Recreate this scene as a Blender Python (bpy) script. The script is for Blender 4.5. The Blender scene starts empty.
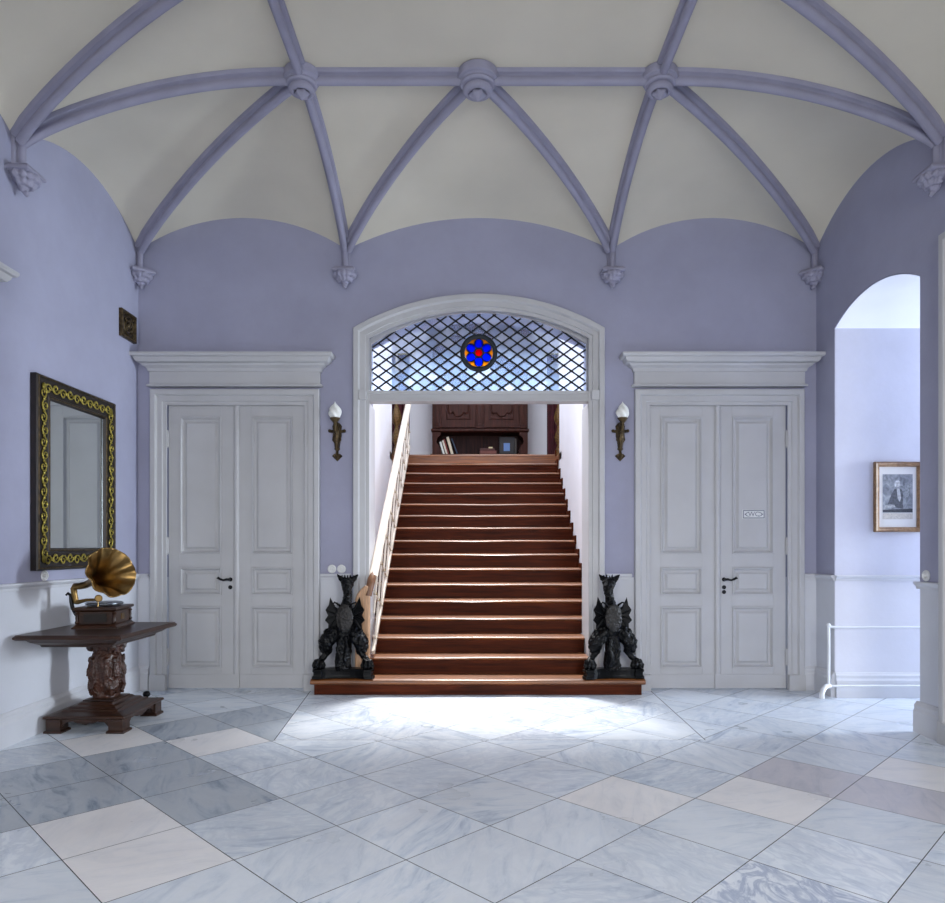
import bpy, math, random
from mathutils import Vector, Matrix, noise
random.seed(7)
S = bpy.context.scene
COL = S.collection
PI = math.pi

# ------------------------------------------------------------------ helpers
def lin(c):
    if isinstance(c, str):
        c = [int(c[i:i+2], 16)/255 for i in (0, 2, 4)]
    return tuple((x/12.92 if x <= .04045 else ((x+.055)/1.055)**2.4) for x in c) + (1,)

def rot(ax, a): return Matrix.Rotation(a, 4, ax)
def loc(x, y, z): return Matrix.Translation((x, y, z))

class MB:
    def __init__(s): s.v = []; s.f = []; s.mi = []; s.cur = 0
    def add(s, vs, fs, M=None):
        b = len(s.v)
        for p in vs:
            p = Vector(p)
            s.v.append(M @ p if M is not None else p)
        for f in fs:
            s.f.append([i+b for i in f]); s.mi.append(s.cur)
        return s
    def box(s, x0, x1, y0, y1, z0, z1, M=None):
        vs = [(x, y, z) for z in (z0, z1) for y in (y0, y1) for x in (x0, x1)]
        fs = [(0,2,3,1),(4,5,7,6),(0,1,5,4),(1,3,7,5),(3,2,6,7),(2,0,4,6)]
        return s.add(vs, fs, M)
    def loops(s, loops, M=None, cap0=True, cap1=True, closed=True):
        n = len(loops[0]); vs = [p for l in loops for p in l]; fs = []
        for k in range(len(loops)-1):
            for i in range(n if closed else n-1):
                j = (i+1) % n
                fs.append((k*n+i, k*n+j, (k+1)*n+j, (k+1)*n+i))
        if cap0: fs.append(tuple(reversed(range(n))))
        if cap1: fs.append(tuple(range((len(loops)-1)*n, len(loops)*n)))
        return s.add(vs, fs, M)
    def loft(s, x0, x1, y0, y1, prof, back=True, M=None):
        # stacked rectangles; prof = (outset, z); back False keeps the far (y1) side flat
        L = []
        for o, z in prof:
            yb = y1+o if back else y1
            L.append([(x0-o, y0-o, z), (x1+o, y0-o, z), (x1+o, yb, z), (x0-o, yb, z)])
        return s.loops(L, M)
    def prism(s, poly, a, b, axis='z', M=None):
        def p3(p, t):
            if axis == 'z': return (p[0], p[1], t)
            if axis == 'y': return (p[0], t, p[1])
            return (t, p[0], p[1])
        return s.loops([[p3(p, a) for p in poly], [p3(p, b) for p in poly]], M)
    def lathe(s, prof, n=24, M=None, lobes=0, amp=0, ph=0, cap=True):
        L = []
        for r, z in prof:
            L.append([((r*(1+amp*math.cos(lobes*2*PI*i/n+ph)))*math.cos(2*PI*i/n), (r*(1+amp*math.cos(lobes*2*PI*i/n+ph)))*math.sin(2*PI*i/n), z) for i in range(n)])
        return s.loops(L, M, cap, cap)
    def tube(s, pts, rad, n=10, M=None):
        pts = [Vector(p) for p in pts]
        if not hasattr(rad, '__len__'): rad = [rad]*len(pts)
        L = []; up = None
        for i, p in enumerate(pts):
            t = (pts[min(i+1, len(pts)-1)]-pts[max(i-1, 0)]).normalized()
            if up is None:
                up = Vector((0, 0, 1)) if abs(t.z) < .9 else Vector((0, 1, 0))
            a = t.cross(up).normalized(); b = a.cross(t).normalized(); up = b
            L.append([p+a*math.cos(2*PI*k/n)*rad[i]+b*math.sin(2*PI*k/n)*rad[i] for k in range(n)])
        return s.loops(L, M)
    def ell(s, c, r, n=14, M=None):
        if not hasattr(r, '__len__'): r = (r, r, r)
        T = Matrix.Translation(c) @ Matrix.Diagonal((r[0], r[1], r[2], 1))
        if M is not None: T = M @ T
        m = n//2+1
        return s.lathe([(max(.02, math.sin(PI*i/m)), -math.cos(PI*i/m)) for i in range(m+1)], n, T)
    def sweep(s, prof, pts, side, M=None):
        # prof (u across, v depth, + = out of the surface); side constant horizontal vector
        pts = [Vector(p) for p in pts]; side = Vector(side).normalized(); L = []
        for i, p in enumerate(pts):
            t = (pts[min(i+1, len(pts)-1)]-pts[max(i-1, 0)]).normalized()
            nrm = side.cross(t).normalized()
            L.append([p+side*u+nrm*v for u, v in prof])
        return s.loops(L, M)
    def build(s, name, mats, parent=None, smooth=None, bevel=0, at=None):
        me = bpy.data.meshes.new(name)
        off = Vector(at) if at else Vector((0, 0, 0))
        me.from_pydata([tuple(p-off) for p in s.v], [], s.f)
        import bmesh
        bm = bmesh.new(); bm.from_mesh(me)
        bmesh.ops.recalc_face_normals(bm, faces=bm.faces[:]); bm.to_mesh(me); bm.free()
        if not isinstance(mats, (list, tuple)): mats = [mats]
        for m in mats: me.materials.append(m)
        for p, i in zip(me.polygons, s.mi): p.material_index = i
        if smooth is not None: shade(me, smooth)
        o = bpy.data.objects.new(name, me); COL.objects.link(o); o.location = off
        if parent: o.parent = parent
        if bevel:
            b = o.modifiers.new('bevel', 'BEVEL'); b.width = bevel; b.segments = 2; b.limit_method = 'ANGLE'; b.angle_limit = math.radians(35)
        return o

def shade(me, deg):
    for p in me.polygons: p.use_smooth = True
    if deg < 179:
        me.set_sharp_from_angle(angle=math.radians(deg))

def tag(o, label=None, cat=None, group=None, kind=None):
    if label: o['label'] = label
    if cat: o['category'] = cat
    if group: o['group'] = group
    if kind: o['kind'] = kind
    return o
def empty(name, at=(0,0,0), rz=0, label=None, cat=None, group=None, kind=None):
    o = bpy.data.objects.new(name, None); COL.objects.link(o); o.location = at; o.rotation_euler = (0, 0, rz)
    o.empty_display_size = .1
    return tag(o, label, cat, group, kind)
def copy_tree(o, parent=None):
    c = o.copy(); COL.objects.link(c); c.parent = parent
    for ch in list(o.children): copy_tree(ch, c)
    return c
def struct(mb, name, mat, label, cat, smooth=None, bevel=0, parent=None):
    o = mb.build(name, mat, parent, smooth, bevel)
    return tag(o, label, cat, None, 'structure')
def remeshed(mb, name, mat, parent, voxel, smooth_it=4, disp=0, dscale=20, seed=0):
    o = mb.build(name, mat, parent)
    m = o.modifiers.new('r', 'REMESH'); m.mode = 'VOXEL'; m.voxel_size = voxel
    if smooth_it:
        q = o.modifiers.new('s', 'SMOOTH'); q.iterations = smooth_it; q.factor = .5
    dg = bpy.context.evaluated_depsgraph_get(); dg.update()
    me = bpy.data.meshes.new_from_object(o.evaluated_get(dg))
    o.modifiers.clear(); o.data = me
    if disp:
        ns = [v.normal.copy() for v in me.vertices]
        for v, n_ in zip(me.vertices, ns):
            q = v.co*dscale+Vector((seed, seed*2, 0))
            v.co += n_*disp*(noise.noise(q)+.6*noise.noise(q*2.1))
    for p in me.polygons: p.use_smooth = True
    if not me.materials: me.materials.append(mat)
    return o

# ------------------------------------------------------------------ materials
def newmat(name):
    m = bpy.data.materials.new(name); m.use_nodes = True
    nt = m.node_tree; b = nt.nodes['Principled BSDF']
    return m, nt, b
def N(nt, t, **kw):
    n = nt.nodes.new(t)
    for k, v in kw.items():
        if k in n.inputs.keys(): n.inputs[k].default_value = v
        else: setattr(n, k, v)
    return n
def mixc(nt, fac, a, b, mode='MIX'):
    n = nt.nodes.new('ShaderNodeMix'); n.data_type = 'RGBA'; n.blend_type = mode
    for sock, val in ((n.inputs[0], fac), (n.inputs[6], a), (n.inputs[7], b)):
        if hasattr(val, 'links'): nt.links.new(val, sock)
        else: sock.default_value = val
    return n.outputs[2]
def ramp(nt, fac, stops):
    n = nt.nodes.new('ShaderNodeValToRGB'); nt.links.new(fac, n.inputs[0])
    e = n.color_ramp.elements
    while len(e) < len(stops): e.new(.5)
    for q, (p, c) in zip(e, stops): q.position = p; q.color = c
    return n.outputs[0]
def coords(nt, scale=(1,1,1), kind='Object'):
    t = N(nt, 'ShaderNodeTexCoord'); m = N(nt, 'ShaderNodeMapping')
    m.inputs['Scale'].default_value = scale
    nt.links.new(t.outputs[kind], m.inputs[0]); return m.outputs[0]
def plain(name, c, rough=.5, metal=0, var=.08, scale=6, bump=0, bscale=60, spec=.5, stretch=(1,1,1)):
    m, nt, b = newmat(name)
    c = lin(c); co = coords(nt, stretch)
    nz = N(nt, 'ShaderNodeTexNoise', Scale=scale, Detail=5.0); nt.links.new(co, nz.inputs[0])
    d = tuple(x*(1-2*var) for x in c[:3])+(1,); l = tuple(min(1, x*(1+var)) for x in c[:3])+(1,)
    nt.links.new(ramp(nt, nz.outputs[0], [(.3, d), (.7, l)]), b.inputs['Base Color'])
    b.inputs['Roughness'].default_value = rough; b.inputs['Metallic'].default_value = metal
    b.inputs['Specular IOR Level'].default_value = spec
    if bump:
        n2 = N(nt, 'ShaderNodeTexNoise', Scale=bscale, Detail=4.0); nt.links.new(co, n2.inputs[0])
        bp = N(nt, 'ShaderNodeBump', Strength=bump, Distance=.01); nt.links.new(n2.outputs[0], bp.inputs['Height'])
        nt.links.new(bp.outputs[0], b.inputs['Normal'])
    return m
def wood(name, dark, light, rough=.4, stretch=(1.2, 22, 22), bump=.12, spec=.5):
    m, nt, b = newmat(name)
    co = coords(nt, stretch)
    n1 = N(nt, 'ShaderNodeTexNoise', Scale=1.6, Detail=7.0, Distortion=.6); nt.links.new(co, n1.inputs[0])
    n2 = N(nt, 'ShaderNodeTexNoise', Scale=6.0, Detail=3.0); nt.links.new(co, n2.inputs[0])
    c = ramp(nt, n1.outputs[0], [(.25, lin(dark)), (.75, lin(light))])
    g = ramp(nt, n2.outputs[0], [(.35, (.6,.6,.6,1)), (.6, (1,1,1,1))])
    nt.links.new(mixc(nt, .7, c, g, 'MULTIPLY'), b.inputs['Base Color'])
    b.inputs['Roughness'].default_value = rough; b.inputs['Specular IOR Level'].default_value = spec
    bp = N(nt, 'ShaderNodeBump', Strength=bump, Distance=.004); nt.links.new(n1.outputs[0], bp.inputs['Height'])
    nt.links.new(bp.outputs[0], b.inputs['Normal'])
    return m

def wall_paint(name, upper, lower, z=1.07):
    # lavender distemper above the chair rail, off-white oil paint on the dado below it
    m, nt, b = newmat(name)
    g = N(nt, 'ShaderNodeNewGeometry'); sx = N(nt, 'ShaderNodeSeparateXYZ'); nt.links.new(g.outputs['Position'], sx.inputs[0])
    gt = N(nt, 'ShaderNodeMath', operation='GREATER_THAN'); gt.inputs[1].default_value = z; nt.links.new(sx.outputs[2], gt.inputs[0])
    nz = N(nt, 'ShaderNodeTexNoise', Scale=1.7, Detail=6.0, Roughness=.65); nt.links.new(g.outputs['Position'], nz.inputs[0])
    sc = lambda c, k: tuple(x*k for x in lin(c)[:3])+(1,)
    cu = ramp(nt, nz.outputs[0], [(.3, sc(upper, .93)), (.7, sc(upper, 1.05))])
    cl = ramp(nt, nz.outputs[0], [(.3, sc(lower, .95)), (.7, sc(lower, 1.02))])
    nt.links.new(mixc(nt, gt.outputs[0], cl, cu), b.inputs['Base Color'])
    b.inputs['Roughness'].default_value = .75; b.inputs['Specular IOR Level'].default_value = .25
    n2 = N(nt, 'ShaderNodeTexNoise', Scale=35.0, Detail=4.0); nt.links.new(g.outputs['Position'], n2.inputs[0])
    bp = N(nt, 'ShaderNodeBump', Strength=.08, Distance=.01); nt.links.new(n2.outputs[0], bp.inputs['Height'])
    nt.links.new(bp.outputs[0], b.inputs['Normal'])
    return m

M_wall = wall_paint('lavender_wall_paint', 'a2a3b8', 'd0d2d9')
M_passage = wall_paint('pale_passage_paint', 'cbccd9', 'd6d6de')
M_plaster = plain('cream_vault_plaster', 'd5cfbe', .85, var=.03, scale=1.5, bump=.08, bscale=30, spec=.2)
M_rib = plain('lavender_rib_paint', '9a99ac', .6, var=.05, scale=5, bump=.05, spec=.3)
M_white = plain('off_white_gloss_paint', 'bababc', .42, var=.03, scale=3, bump=.05, bscale=25, spec=.4)
M_trim = plain('pale_trim_paint', 'cfd0d5', .45, var=.03, scale=3, bump=.05, bscale=25, spec=.4)
M_hall = plain('white_hall_paint', 'e6e7ee', .8, var=.02, scale=2, spec=.2)
M_grout = plain('dark_floor_joint', '3d3d40', .9)
M_wood = wood('dark_walnut', '1f110b', '442818', .36)
M_tread = wood('polished_brown_tread', '4f270b', '98591f', .36)
M_riser = wood('dark_brown_riser', '2c1007', '632b12', .5, spec=.1)
for _m in (M_tread,):
    _b = _m.node_tree.nodes['Principled BSDF']; _b.inputs['Coat Weight'].default_value = .65; _b.inputs['Coat Roughness'].default_value = .55
M_pine = wood('raw_pine', 'b98a63', 'dcb491', .5, (22, 22, 1.5))
M_cab = wood('carved_cabinet_oak', '230f0a', '512a20', .48, (22, 22, 1.4), spec=.2)
M_carve = wood('carved_pedestal_wood', '27140d', '55301f', .36, (8, 8, 4))
M_iron = plain('black_cast_iron', '050609', .3, 0, .3, 25, .15, 60, spec=.16)
M_shield = plain('brown_black_shield', '15100e', .5, 0, .3, 40, .4, 70)
M_lead = plain('dark_lead_came', '1b232b', .55, .3, .1)
M_brass = plain('aged_brass', '8f7347', .32, 1, .25, 9, .1, 40)
M_bronze = plain('dark_gilt_bronze', '54452c', .42, .6, .4, 30, .3, 60)
M_gold = plain('gilt_ornament', 'b0a14a', .4, .6, .25, 50, .2, 90)
M_blackfr = wood('dark_brown_frame_lacquer', '0b0705', '241710', .38, (10, 10, 10))
M_handle = plain('black_iron_handle', '15161b', .35, .6, .2)
M_enamel = plain('white_porcelain', 'dedfdf', .2, 0, .02)
M_greyink = plain('grey_sign_ink', '70757f', .5)
M_steel = plain('nickel_steel', '9aa0a8', .25, 1, .1)
M_vinyl = plain('black_record_vinyl', '3a3f46', .3, .1)
M_velvet = plain('burgundy_velvet', '4a1420', .8, 0, .25, 8, .1, 50)
M_whitemetal = plain('white_enamelled_pipe', 'dddfe2', .35, 0, .03)
M_rail = plain('cream_rail_paint', 'd9cfc2', .4, 0, .06, 5)
M_rose = plain('pale_rosette_gilding', 'a89a70', .45, .4, .2)
M_stand = plain('tarnished_gilding', '7d5f36', .45, .3, .35, 40, .2, 80)
M_mat = plain('white_mount_card', 'e6e4df', .8, 0, .02)
M_frame = wood('worn_gilt_wood_frame', '7c5a3c', 'b08c64', .45, (8, 8, 8))

m, nt, b = newmat('mirror_silver'); M_mirror = m
b.inputs['Metallic'].default_value = 1; b.inputs['Roughness'].default_value = .03; b.inputs['Base Color'].default_value = (.72, .77, .78, 1)

m, nt, b = newmat('frosted_flame_glass'); M_flame = m
b.inputs['Base Color'].default_value = lin('e9eae6'); b.inputs['Roughness'].default_value = .35
b.inputs['Subsurface Weight'].default_value = .5; b.inputs['Subsurface Radius'].default_value = (.02, .02, .02)

def pane_mat():
    # old glass: see-through; reflected-sky haze painted in as blue, differing from pane to pane
    m, nt, b = newmat('sky_haze_pane_glass'); nt.nodes.remove(b)
    out = nt.nodes['Material Output']
    co = N(nt, 'ShaderNodeTexCoord'); sp = N(nt, 'ShaderNodeSeparateXYZ'); nt.links.new(co.outputs['Object'], sp.inputs[0])
    def ml(op, a, bb):
        n = N(nt, 'ShaderNodeMath', operation=op)
        for i, q in enumerate((a, bb)):
            if hasattr(q, 'links'): nt.links.new(q, n.inputs[i])
            elif q is not None: n.inputs[i].default_value = q
        return n.outputs[0]
    u = ml('DIVIDE', sp.outputs[0], LATX*2); w = ml('DIVIDE', sp.outputs[2], LATZ*2)
    a = ml('FLOOR', ml('ADD', u, w), None); c = ml('FLOOR', ml('SUBTRACT', u, w), None)
    cb = N(nt, 'ShaderNodeCombineXYZ'); nt.links.new(a, cb.inputs[0]); nt.links.new(c, cb.inputs[1])
    wn = N(nt, 'ShaderNodeTexWhiteNoise', noise_dimensions='3D'); nt.links.new(cb.outputs[0], wn.inputs[0])
    tr = N(nt, 'ShaderNodeBsdfTransparent'); tl = N(nt, 'ShaderNodeBsdfTranslucent'); gl = N(nt, 'ShaderNodeBsdfGlossy', Roughness=.12)
    tr.inputs[0].default_value = (.72, .77, .84, 1)
    nt.links.new(ramp(nt, wn.outputs[0], [(0, (.12, .20, .36, 1)), (.5, (.19, .30, .48, 1)), (1, (.34, .45, .60, 1))]), tl.inputs[0])
    mx = N(nt, 'ShaderNodeAddShader'); nt.links.new(tr.outputs[0], mx.inputs[0]); nt.links.new(tl.outputs[0], mx.inputs[1])
    m2 = N(nt, 'ShaderNodeMixShader'); m2.inputs[0].default_value = .05
    nt.links.new(mx.outputs[0], m2.inputs[1]); nt.links.new(gl.outputs[0], m2.inputs[2]); nt.links.new(m2.outputs[0], out.inputs[0])
    return m
def stained(name, c):
    m, nt, b = newmat(name); nt.nodes.remove(b); out = nt.nodes['Material Output']
    tl = N(nt, 'ShaderNodeBsdfTranslucent'); tl.inputs[0].default_value = c
    tr = N(nt, 'ShaderNodeBsdfTransparent'); tr.inputs[0].default_value = c
    mx = N(nt, 'ShaderNodeMixShader'); mx.inputs[0].default_value = .75
    nt.links.new(tr.outputs[0], mx.inputs[1]); nt.links.new(tl.outputs[0], mx.inputs[2])
    nt.links.new(mx.outputs[0], out.inputs[0])
    return m
LATX, LATZ = .0745, .0535
M_pane = pane_mat()
M_blue = stained('cobalt_blue_glass', (.0, .09, 1, 1)); M_red = stained('ruby_red_glass', (.85, .0, .02, 1)); M_amber = stained('amber_glass', (1, .5, .06, 1))

def marble():
    m, nt, b = newmat('polished_marble_tile')
    at = N(nt, 'ShaderNodeAttribute', attribute_name='tone'); rn = N(nt, 'ShaderNodeAttribute', attribute_name='rnd')
    g = N(nt, 'ShaderNodeNewGeometry'); sp = N(nt, 'ShaderNodeSeparateColor'); nt.links.new(rn.outputs['Color'], sp.inputs[0])
    vr = N(nt, 'ShaderNodeVectorRotate', rotation_type='Z_AXIS'); nt.links.new(g.outputs['Position'], vr.inputs['Vector'])
    ag = N(nt, 'ShaderNodeMath', operation='MULTIPLY'); ag.inputs[1].default_value = 6.28; nt.links.new(sp.outputs[0], ag.inputs[0]); nt.links.new(ag.outputs[0], vr.inputs['Angle'])
    of = N(nt, 'ShaderNodeVectorMath', operation='SCALE'); nt.links.new(rn.outputs['Color'], of.inputs[0]); of.inputs['Scale'].default_value = 37
    ad = N(nt, 'ShaderNodeVectorMath', operation='ADD'); nt.links.new(vr.outputs[0], ad.inputs[0]); nt.links.new(of.outputs[0], ad.inputs[1])
    mp = N(nt, 'ShaderNodeMapping'); mp.inputs['Scale'].default_value = (1.6, 6, 1); nt.links.new(ad.outputs[0], mp.inputs[0])
    n1 = N(nt, 'ShaderNodeTexNoise', Scale=1.5, Detail=9.0, Roughness=.66, Distortion=1.1); nt.links.new(mp.outputs[0], n1.inputs[0])
    v1 = ramp(nt, n1.outputs[0], [(.30, (.42,.49,.60,1)), (.44, (.84,.88,.92,1)), (.54, (1,1,1,1)), (.8, (1.0,.99,.97,1))])
    mp2 = N(nt, 'ShaderNodeMapping'); mp2.inputs['Scale'].default_value = (1, 1.6, 1); nt.links.new(ad.outputs[0], mp2.inputs[0])
    n2 = N(nt, 'ShaderNodeTexNoise', Scale=4.5, Detail=8.0, Roughness=.6, Distortion=1.6); nt.links.new(mp2.outputs[0], n2.inputs[0])
    v2 = ramp(nt, n2.outputs[0], [(.40, (1,1,1,1)), (.49, (.52,.57,.68,1)), (.53, (.62,.66,.74,1)), (.62, (1,1,1,1))])
    c = mixc(nt, sp.outputs[1], at.outputs['Color'], v1, 'MULTIPLY')
    c = mixc(nt, sp.outputs[2], c, v2, 'MULTIPLY')
    n3 = N(nt, 'ShaderNodeTexNoise', Scale=2.2, Detail=5.0); nt.links.new(g.outputs['Position'], n3.inputs[0])
    c = mixc(nt, .35, c, ramp(nt, n3.outputs[0], [(.35, (.8,.8,.82,1)), (.55, (1,1,1,1))]), 'MULTIPLY')
    nt.links.new(c, b.inputs['Base Color'])
    rr = N(nt, 'ShaderNodeMapRange'); nt.links.new(n3.outputs[0], rr.inputs[0]); rr.inputs[3].default_value = .2; rr.inputs[4].default_value = .42
    nt.links.new(rr.outputs[0], b.inputs['Roughness']); b.inputs['Specular IOR Level'].default_value = .45
    return m
M_marble = marble()

# ------------------------------------------------------------------ dimensions
XL, XR, YB, YF = -3.18, 3.28, 6.67, -1.11
K = [6.67, 4.94, 2.78, .62, -1.11]         # where the wall corbels stand along the room
KW = 4.87
BX = [-3.18, -1.2, 1.325, 3.28]
CX = .065                                   # centre of the stair opening
ZS, ZC, ZR = 4.185, 4.49, 4.71               # vault: springing, lunette crown, ridge

def wall2d(name, outline, holes, thick, M, label, mat=None):
    cu = bpy.data.curves.new(name, 'CURVE'); cu.dimensions = '2D'; cu.fill_mode = 'BOTH'; cu.extrude = thick/2
    for poly in [outline]+holes:
        sp = cu.splines.new('POLY'); sp.points.add(len(poly)-1); sp.use_cyclic_u = True
        for q, p in zip(sp.points, poly): q.co = (p[0], p[1], 0, 1)
    tmp = bpy.data.objects.new('tmp', cu); COL.objects.link(tmp)
    dg = bpy.context.evaluated_depsgraph_get(); dg.update()
    me = bpy.data.meshes.new_from_object(tmp.evaluated_get(dg)); bpy.data.objects.remove(tmp)
    me.transform(M); me.name = name
    me.materials.clear(); me.materials.append(mat or M_wall)
    for p in me.polygons: p.use_smooth = False; p.material_index = 0
    o = bpy.data.objects.new(name, me); COL.objects.link(o)
    return tag(o, label, 'wall', None, 'structure')
def arc_pts(x0, x1, zs, zc, n=24):
    h = (x1-x0)/2; r = zc-zs; R = (h*h+r*r)/(2*r); a = math.asin(h/R); cx = (x0+x1)/2; cz = zc-R
    return [(cx+R*math.sin(t), cz+R*math.cos(t)) for t in [a-2*a*i/n for i in range(n+1)]]   # right to left
# local plane (x, z) -> world
MXZ = lambda y, th: loc(0, y+th/2, 0) @ rot('X', PI/2)
MYZ = lambda x: loc(x, 0, 0) @ Matrix(((0,0,1,0),(1,0,0,0),(0,1,0,0),(0,0,0,1)))
DL, DR = -2.247, 2.345                     # centres of the two double doors
DW = .668
o_arch = [(CX-1.07, -.012), (CX+1.065, -.012), (CX+1.065, 3.36)] + arc_pts(CX-1.065, CX+1.065, 3.36, 3.63)[1:-1] + [(CX-1.07, 3.36)]
wall2d('wall_back', [(XL-.3, -.02), (XR+.3, -.02), (XR+.3, 6.3), (XL-.3, 6.3)],
       [o_arch, [(DL-DW-.02, -.012), (DL+DW+.02, -.012), (DL+DW+.02, 2.74), (DL-DW-.02, 2.74)], [(DR-DW-.02, -.012), (DR+DW+.02, -.012), (DR+DW+.02, 2.74), (DR-DW-.02, 2.74)]],
       .43, MXZ(YB, .43), 'lavender end wall with the arched stair opening between two white doors')
D3Y = 3.70
wall2d('wall_left', [(YF, -.02), (YB, -.02), (YB, 5), (YF, 5)], [[(D3Y-DW-.02, -.012), (D3Y+DW+.02, -.012), (D3Y+DW+.02, 2.74), (D3Y-DW-.02, 2.74)]],
       .3, MYZ(XL-.15), 'lavender side wall with the gilt mirror and plaque')
PY0, PY1 = 5.125, 6.33
p_arch = [(PY0, -.012), (PY1+.006, -.012), (PY1+.006, 3.34)] + arc_pts(PY0, PY1+.006, 3.34, 3.512)[1:-1] + [(PY0, 3.34)]
wall2d('wall_right', [(YF, -.02), (YB, -.02), (YB, 5), (YF, 5)], [p_arch, [(3.3, -.012), (4.72, -.012), (4.72, 3.4), (3.3, 3.4)]],
       .3, MYZ(XR+.15), 'lavender side wall pierced by the arched passage')
wall2d('wall_front', [(XL-.3, -.02), (XR+.3, -.02), (XR+.3, 5), (XL-.3, 5)], [[(-2.6, .8), (-1.0, .8), (-1.0, 3.7), (-2.6, 3.7)], [(1.0, .8), (2.6, .8), (2.6, 3.7), (1.0, 3.7)]],
       .3, MXZ(YF-.3, .3), 'lavender window wall opposite the staircase')

# ---- passage
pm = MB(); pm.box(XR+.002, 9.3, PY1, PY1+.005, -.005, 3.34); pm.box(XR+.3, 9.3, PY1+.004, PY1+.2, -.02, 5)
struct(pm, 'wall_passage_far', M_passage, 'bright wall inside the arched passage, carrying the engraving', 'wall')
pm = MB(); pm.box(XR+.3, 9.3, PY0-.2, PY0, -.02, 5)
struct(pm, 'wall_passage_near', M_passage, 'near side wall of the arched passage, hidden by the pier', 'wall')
pm = MB(); ap = arc_pts(PY0, PY1, 3.34, 3.51)
pm.loops([[(XR+.005, y, z-.004) for y, z in ap], [(9.3, y, z) for y, z in ap]], None, False, False, False)
pm.loops([[(XR+.29, y, z+.1) for y, z in ap], [(9.3, y, z+.1) for y, z in ap]], None, False, False, False)
struct(pm, 'ceiling_passage', M_hall, 'white barrel vault over the arched passage', 'ceiling', 60)
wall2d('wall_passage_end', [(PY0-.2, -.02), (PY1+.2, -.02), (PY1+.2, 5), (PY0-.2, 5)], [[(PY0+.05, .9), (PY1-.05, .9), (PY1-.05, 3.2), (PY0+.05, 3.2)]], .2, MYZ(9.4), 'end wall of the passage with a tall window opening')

# ---- vault
def ff(t): return .75*(1-(1-t)**2)+.25*math.sqrt(max(0, 1-(1-t)**2))
cm = MB()
def patch(fn, ns, ntt):
    L = [[fn(s/ns, t/ntt) for s in range(ns+1)] for t in range(ntt+1)]
    cm.loops(L, None, False, False, False)
def lunette(p, q, A):
    h = (Vector(q)-Vector(p)).length/2; r = ZC-ZS; R = (h*h+r*r)/(2*r)
    def fn(s, t):
        w = Vector(p).lerp(Vector(q), s); d = (s-.5)*2*h
        zl = ZC-R+math.sqrt(R*R-d*d); g = w.lerp(Vector(A), t)
        return (g.x, g.y, zl+(ZR-zl)*ff(t))
    patch(fn, 20, 18)
def fan(k, A, B):
    def fn(s, t):
        e = Vector(A).lerp(Vector(B), s); g = Vector(k).lerp(e, t)
        return (g.x, g.y, ZS+(ZR-ZS)*ff(t))
    patch(fn, 12, 18)
for yb, yk in ((K[0], K[1]), (K[4], K[3])):
    e = .012 if yb > 0 else -.012
    c1, c2, c3, c4 = [(x, yb+e) for x in BX]
    b1, b0, b2 = (BX[1], yk), (.04, yk), (BX[2], yk)
    lunette(c1, c2, b1); lunette(c2, c3, b0); lunette(c3, c4, b2)
    fan(c2, b1, b0); fan(c3, b0, b2)
    yw = yk+(KW-K[1] if yb > 0 else K[1]-KW)
    lunette((BX[0]-.012, yb), (BX[0]-.012, yw), b1); lunette((BX[3]+.012, yb), (BX[3]+.012, yw), b2)
for i in (1, 2):
    ya, yc = K[i], K[i+1]; ym = (ya+yc)/2; wa = KW if i == 1 else ya; wc_ = yc if i == 1 else K[3]+K[1]-KW
    for xw, xb in ((BX[0]-.012, BX[1]), (BX[3]+.012, BX[2])):
        lunette((xw, wa), (xw, wc_), (xb, ym)); fan((xw, wa), (xb, ya), (xb, ym)); fan((xw, wc_), (xb, yc), (xb, ym))
cm.add([(BX[1], K[3], ZR), (BX[2], K[3], ZR), (BX[2], K[1], ZR), (BX[1], K[1], ZR)], [(0, 1, 2, 3)])
struct(cm, 'ceiling', M_plaster, 'cream plaster star vault between the lavender ribs', 'ceiling', 50)

RP = [(-.055, -.03), (-.055, .02), (-.048, .03), (-.026, .034), (-.02, .04), (-.019, .048)]
RP += [(.034*math.cos(a), .072+.034*math.sin(a)) for a in [PI*(1.22-1.44*i/9) for i in range(10)]]
RP += [(-u, v) for u, v in reversed(RP[:6])]
RP = [(u*.88, v if v < 0 else v*.9) for u, v in RP]
trim_n = [0]
def trim(mb, label, cat, mat=None, smooth=None, bevel=0):
    trim_n[0] += 1
    return struct(mb, 'trim_%d' % trim_n[0], mat or M_white, label, cat, smooth, bevel)
def rib(k, A, label):
    k = Vector(k); A = Vector(A); d = (A-k).normalized(); mb = MB()
    L = (A-k).length; pts = []
    for i in range(25):
        t = .012+(.988)*(i/24)
        g = k.lerp(A, t); pts.append((g.x, g.y, ZS+(ZR-ZS)*ff(t)))
    side = Vector((d.y, -d.x, 0))
    # profile hangs below: side x tangent must point down
    if side.cross(d.to_3d()).z > 0: side = -side
    mb.sweep(RP, pts, side)
    trim(mb, label, 'vault rib', M_rib, 40)
def ridge(A, B, label):
    A = Vector(A); B = Vector(B); d = (B-A).normalized(); side = Vector((d.y, -d.x, 0))
    if side.cross(d.to_3d()).z > 0: side = -side
    mb = MB(); mb.sweep(RP, [(*A.lerp(B, i/4), ZR) for i in range(5)], side)
    trim(mb, label, 'vault rib', M_rib, 40)
B1, B0, B2 = (BX[1], K[1]), (.04, K[1]), (BX[2], K[1])
rib((BX[0], K[0]), B1, 'lavender rib from the corner corbel above the mirror wall to its boss')
rib((BX[1], K[0]), B1, 'lavender rib from the corbel by the left door to the left boss')
rib((BX[1], K[0]), B0, 'lavender rib rising from the left wall corbel to the middle boss')
rib((BX[2], K[0]), B0, 'lavender rib rising from the right wall corbel to the middle boss')
rib((BX[2], K[0]), B2, 'lavender rib from the corbel by the right door to the right boss')
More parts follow.
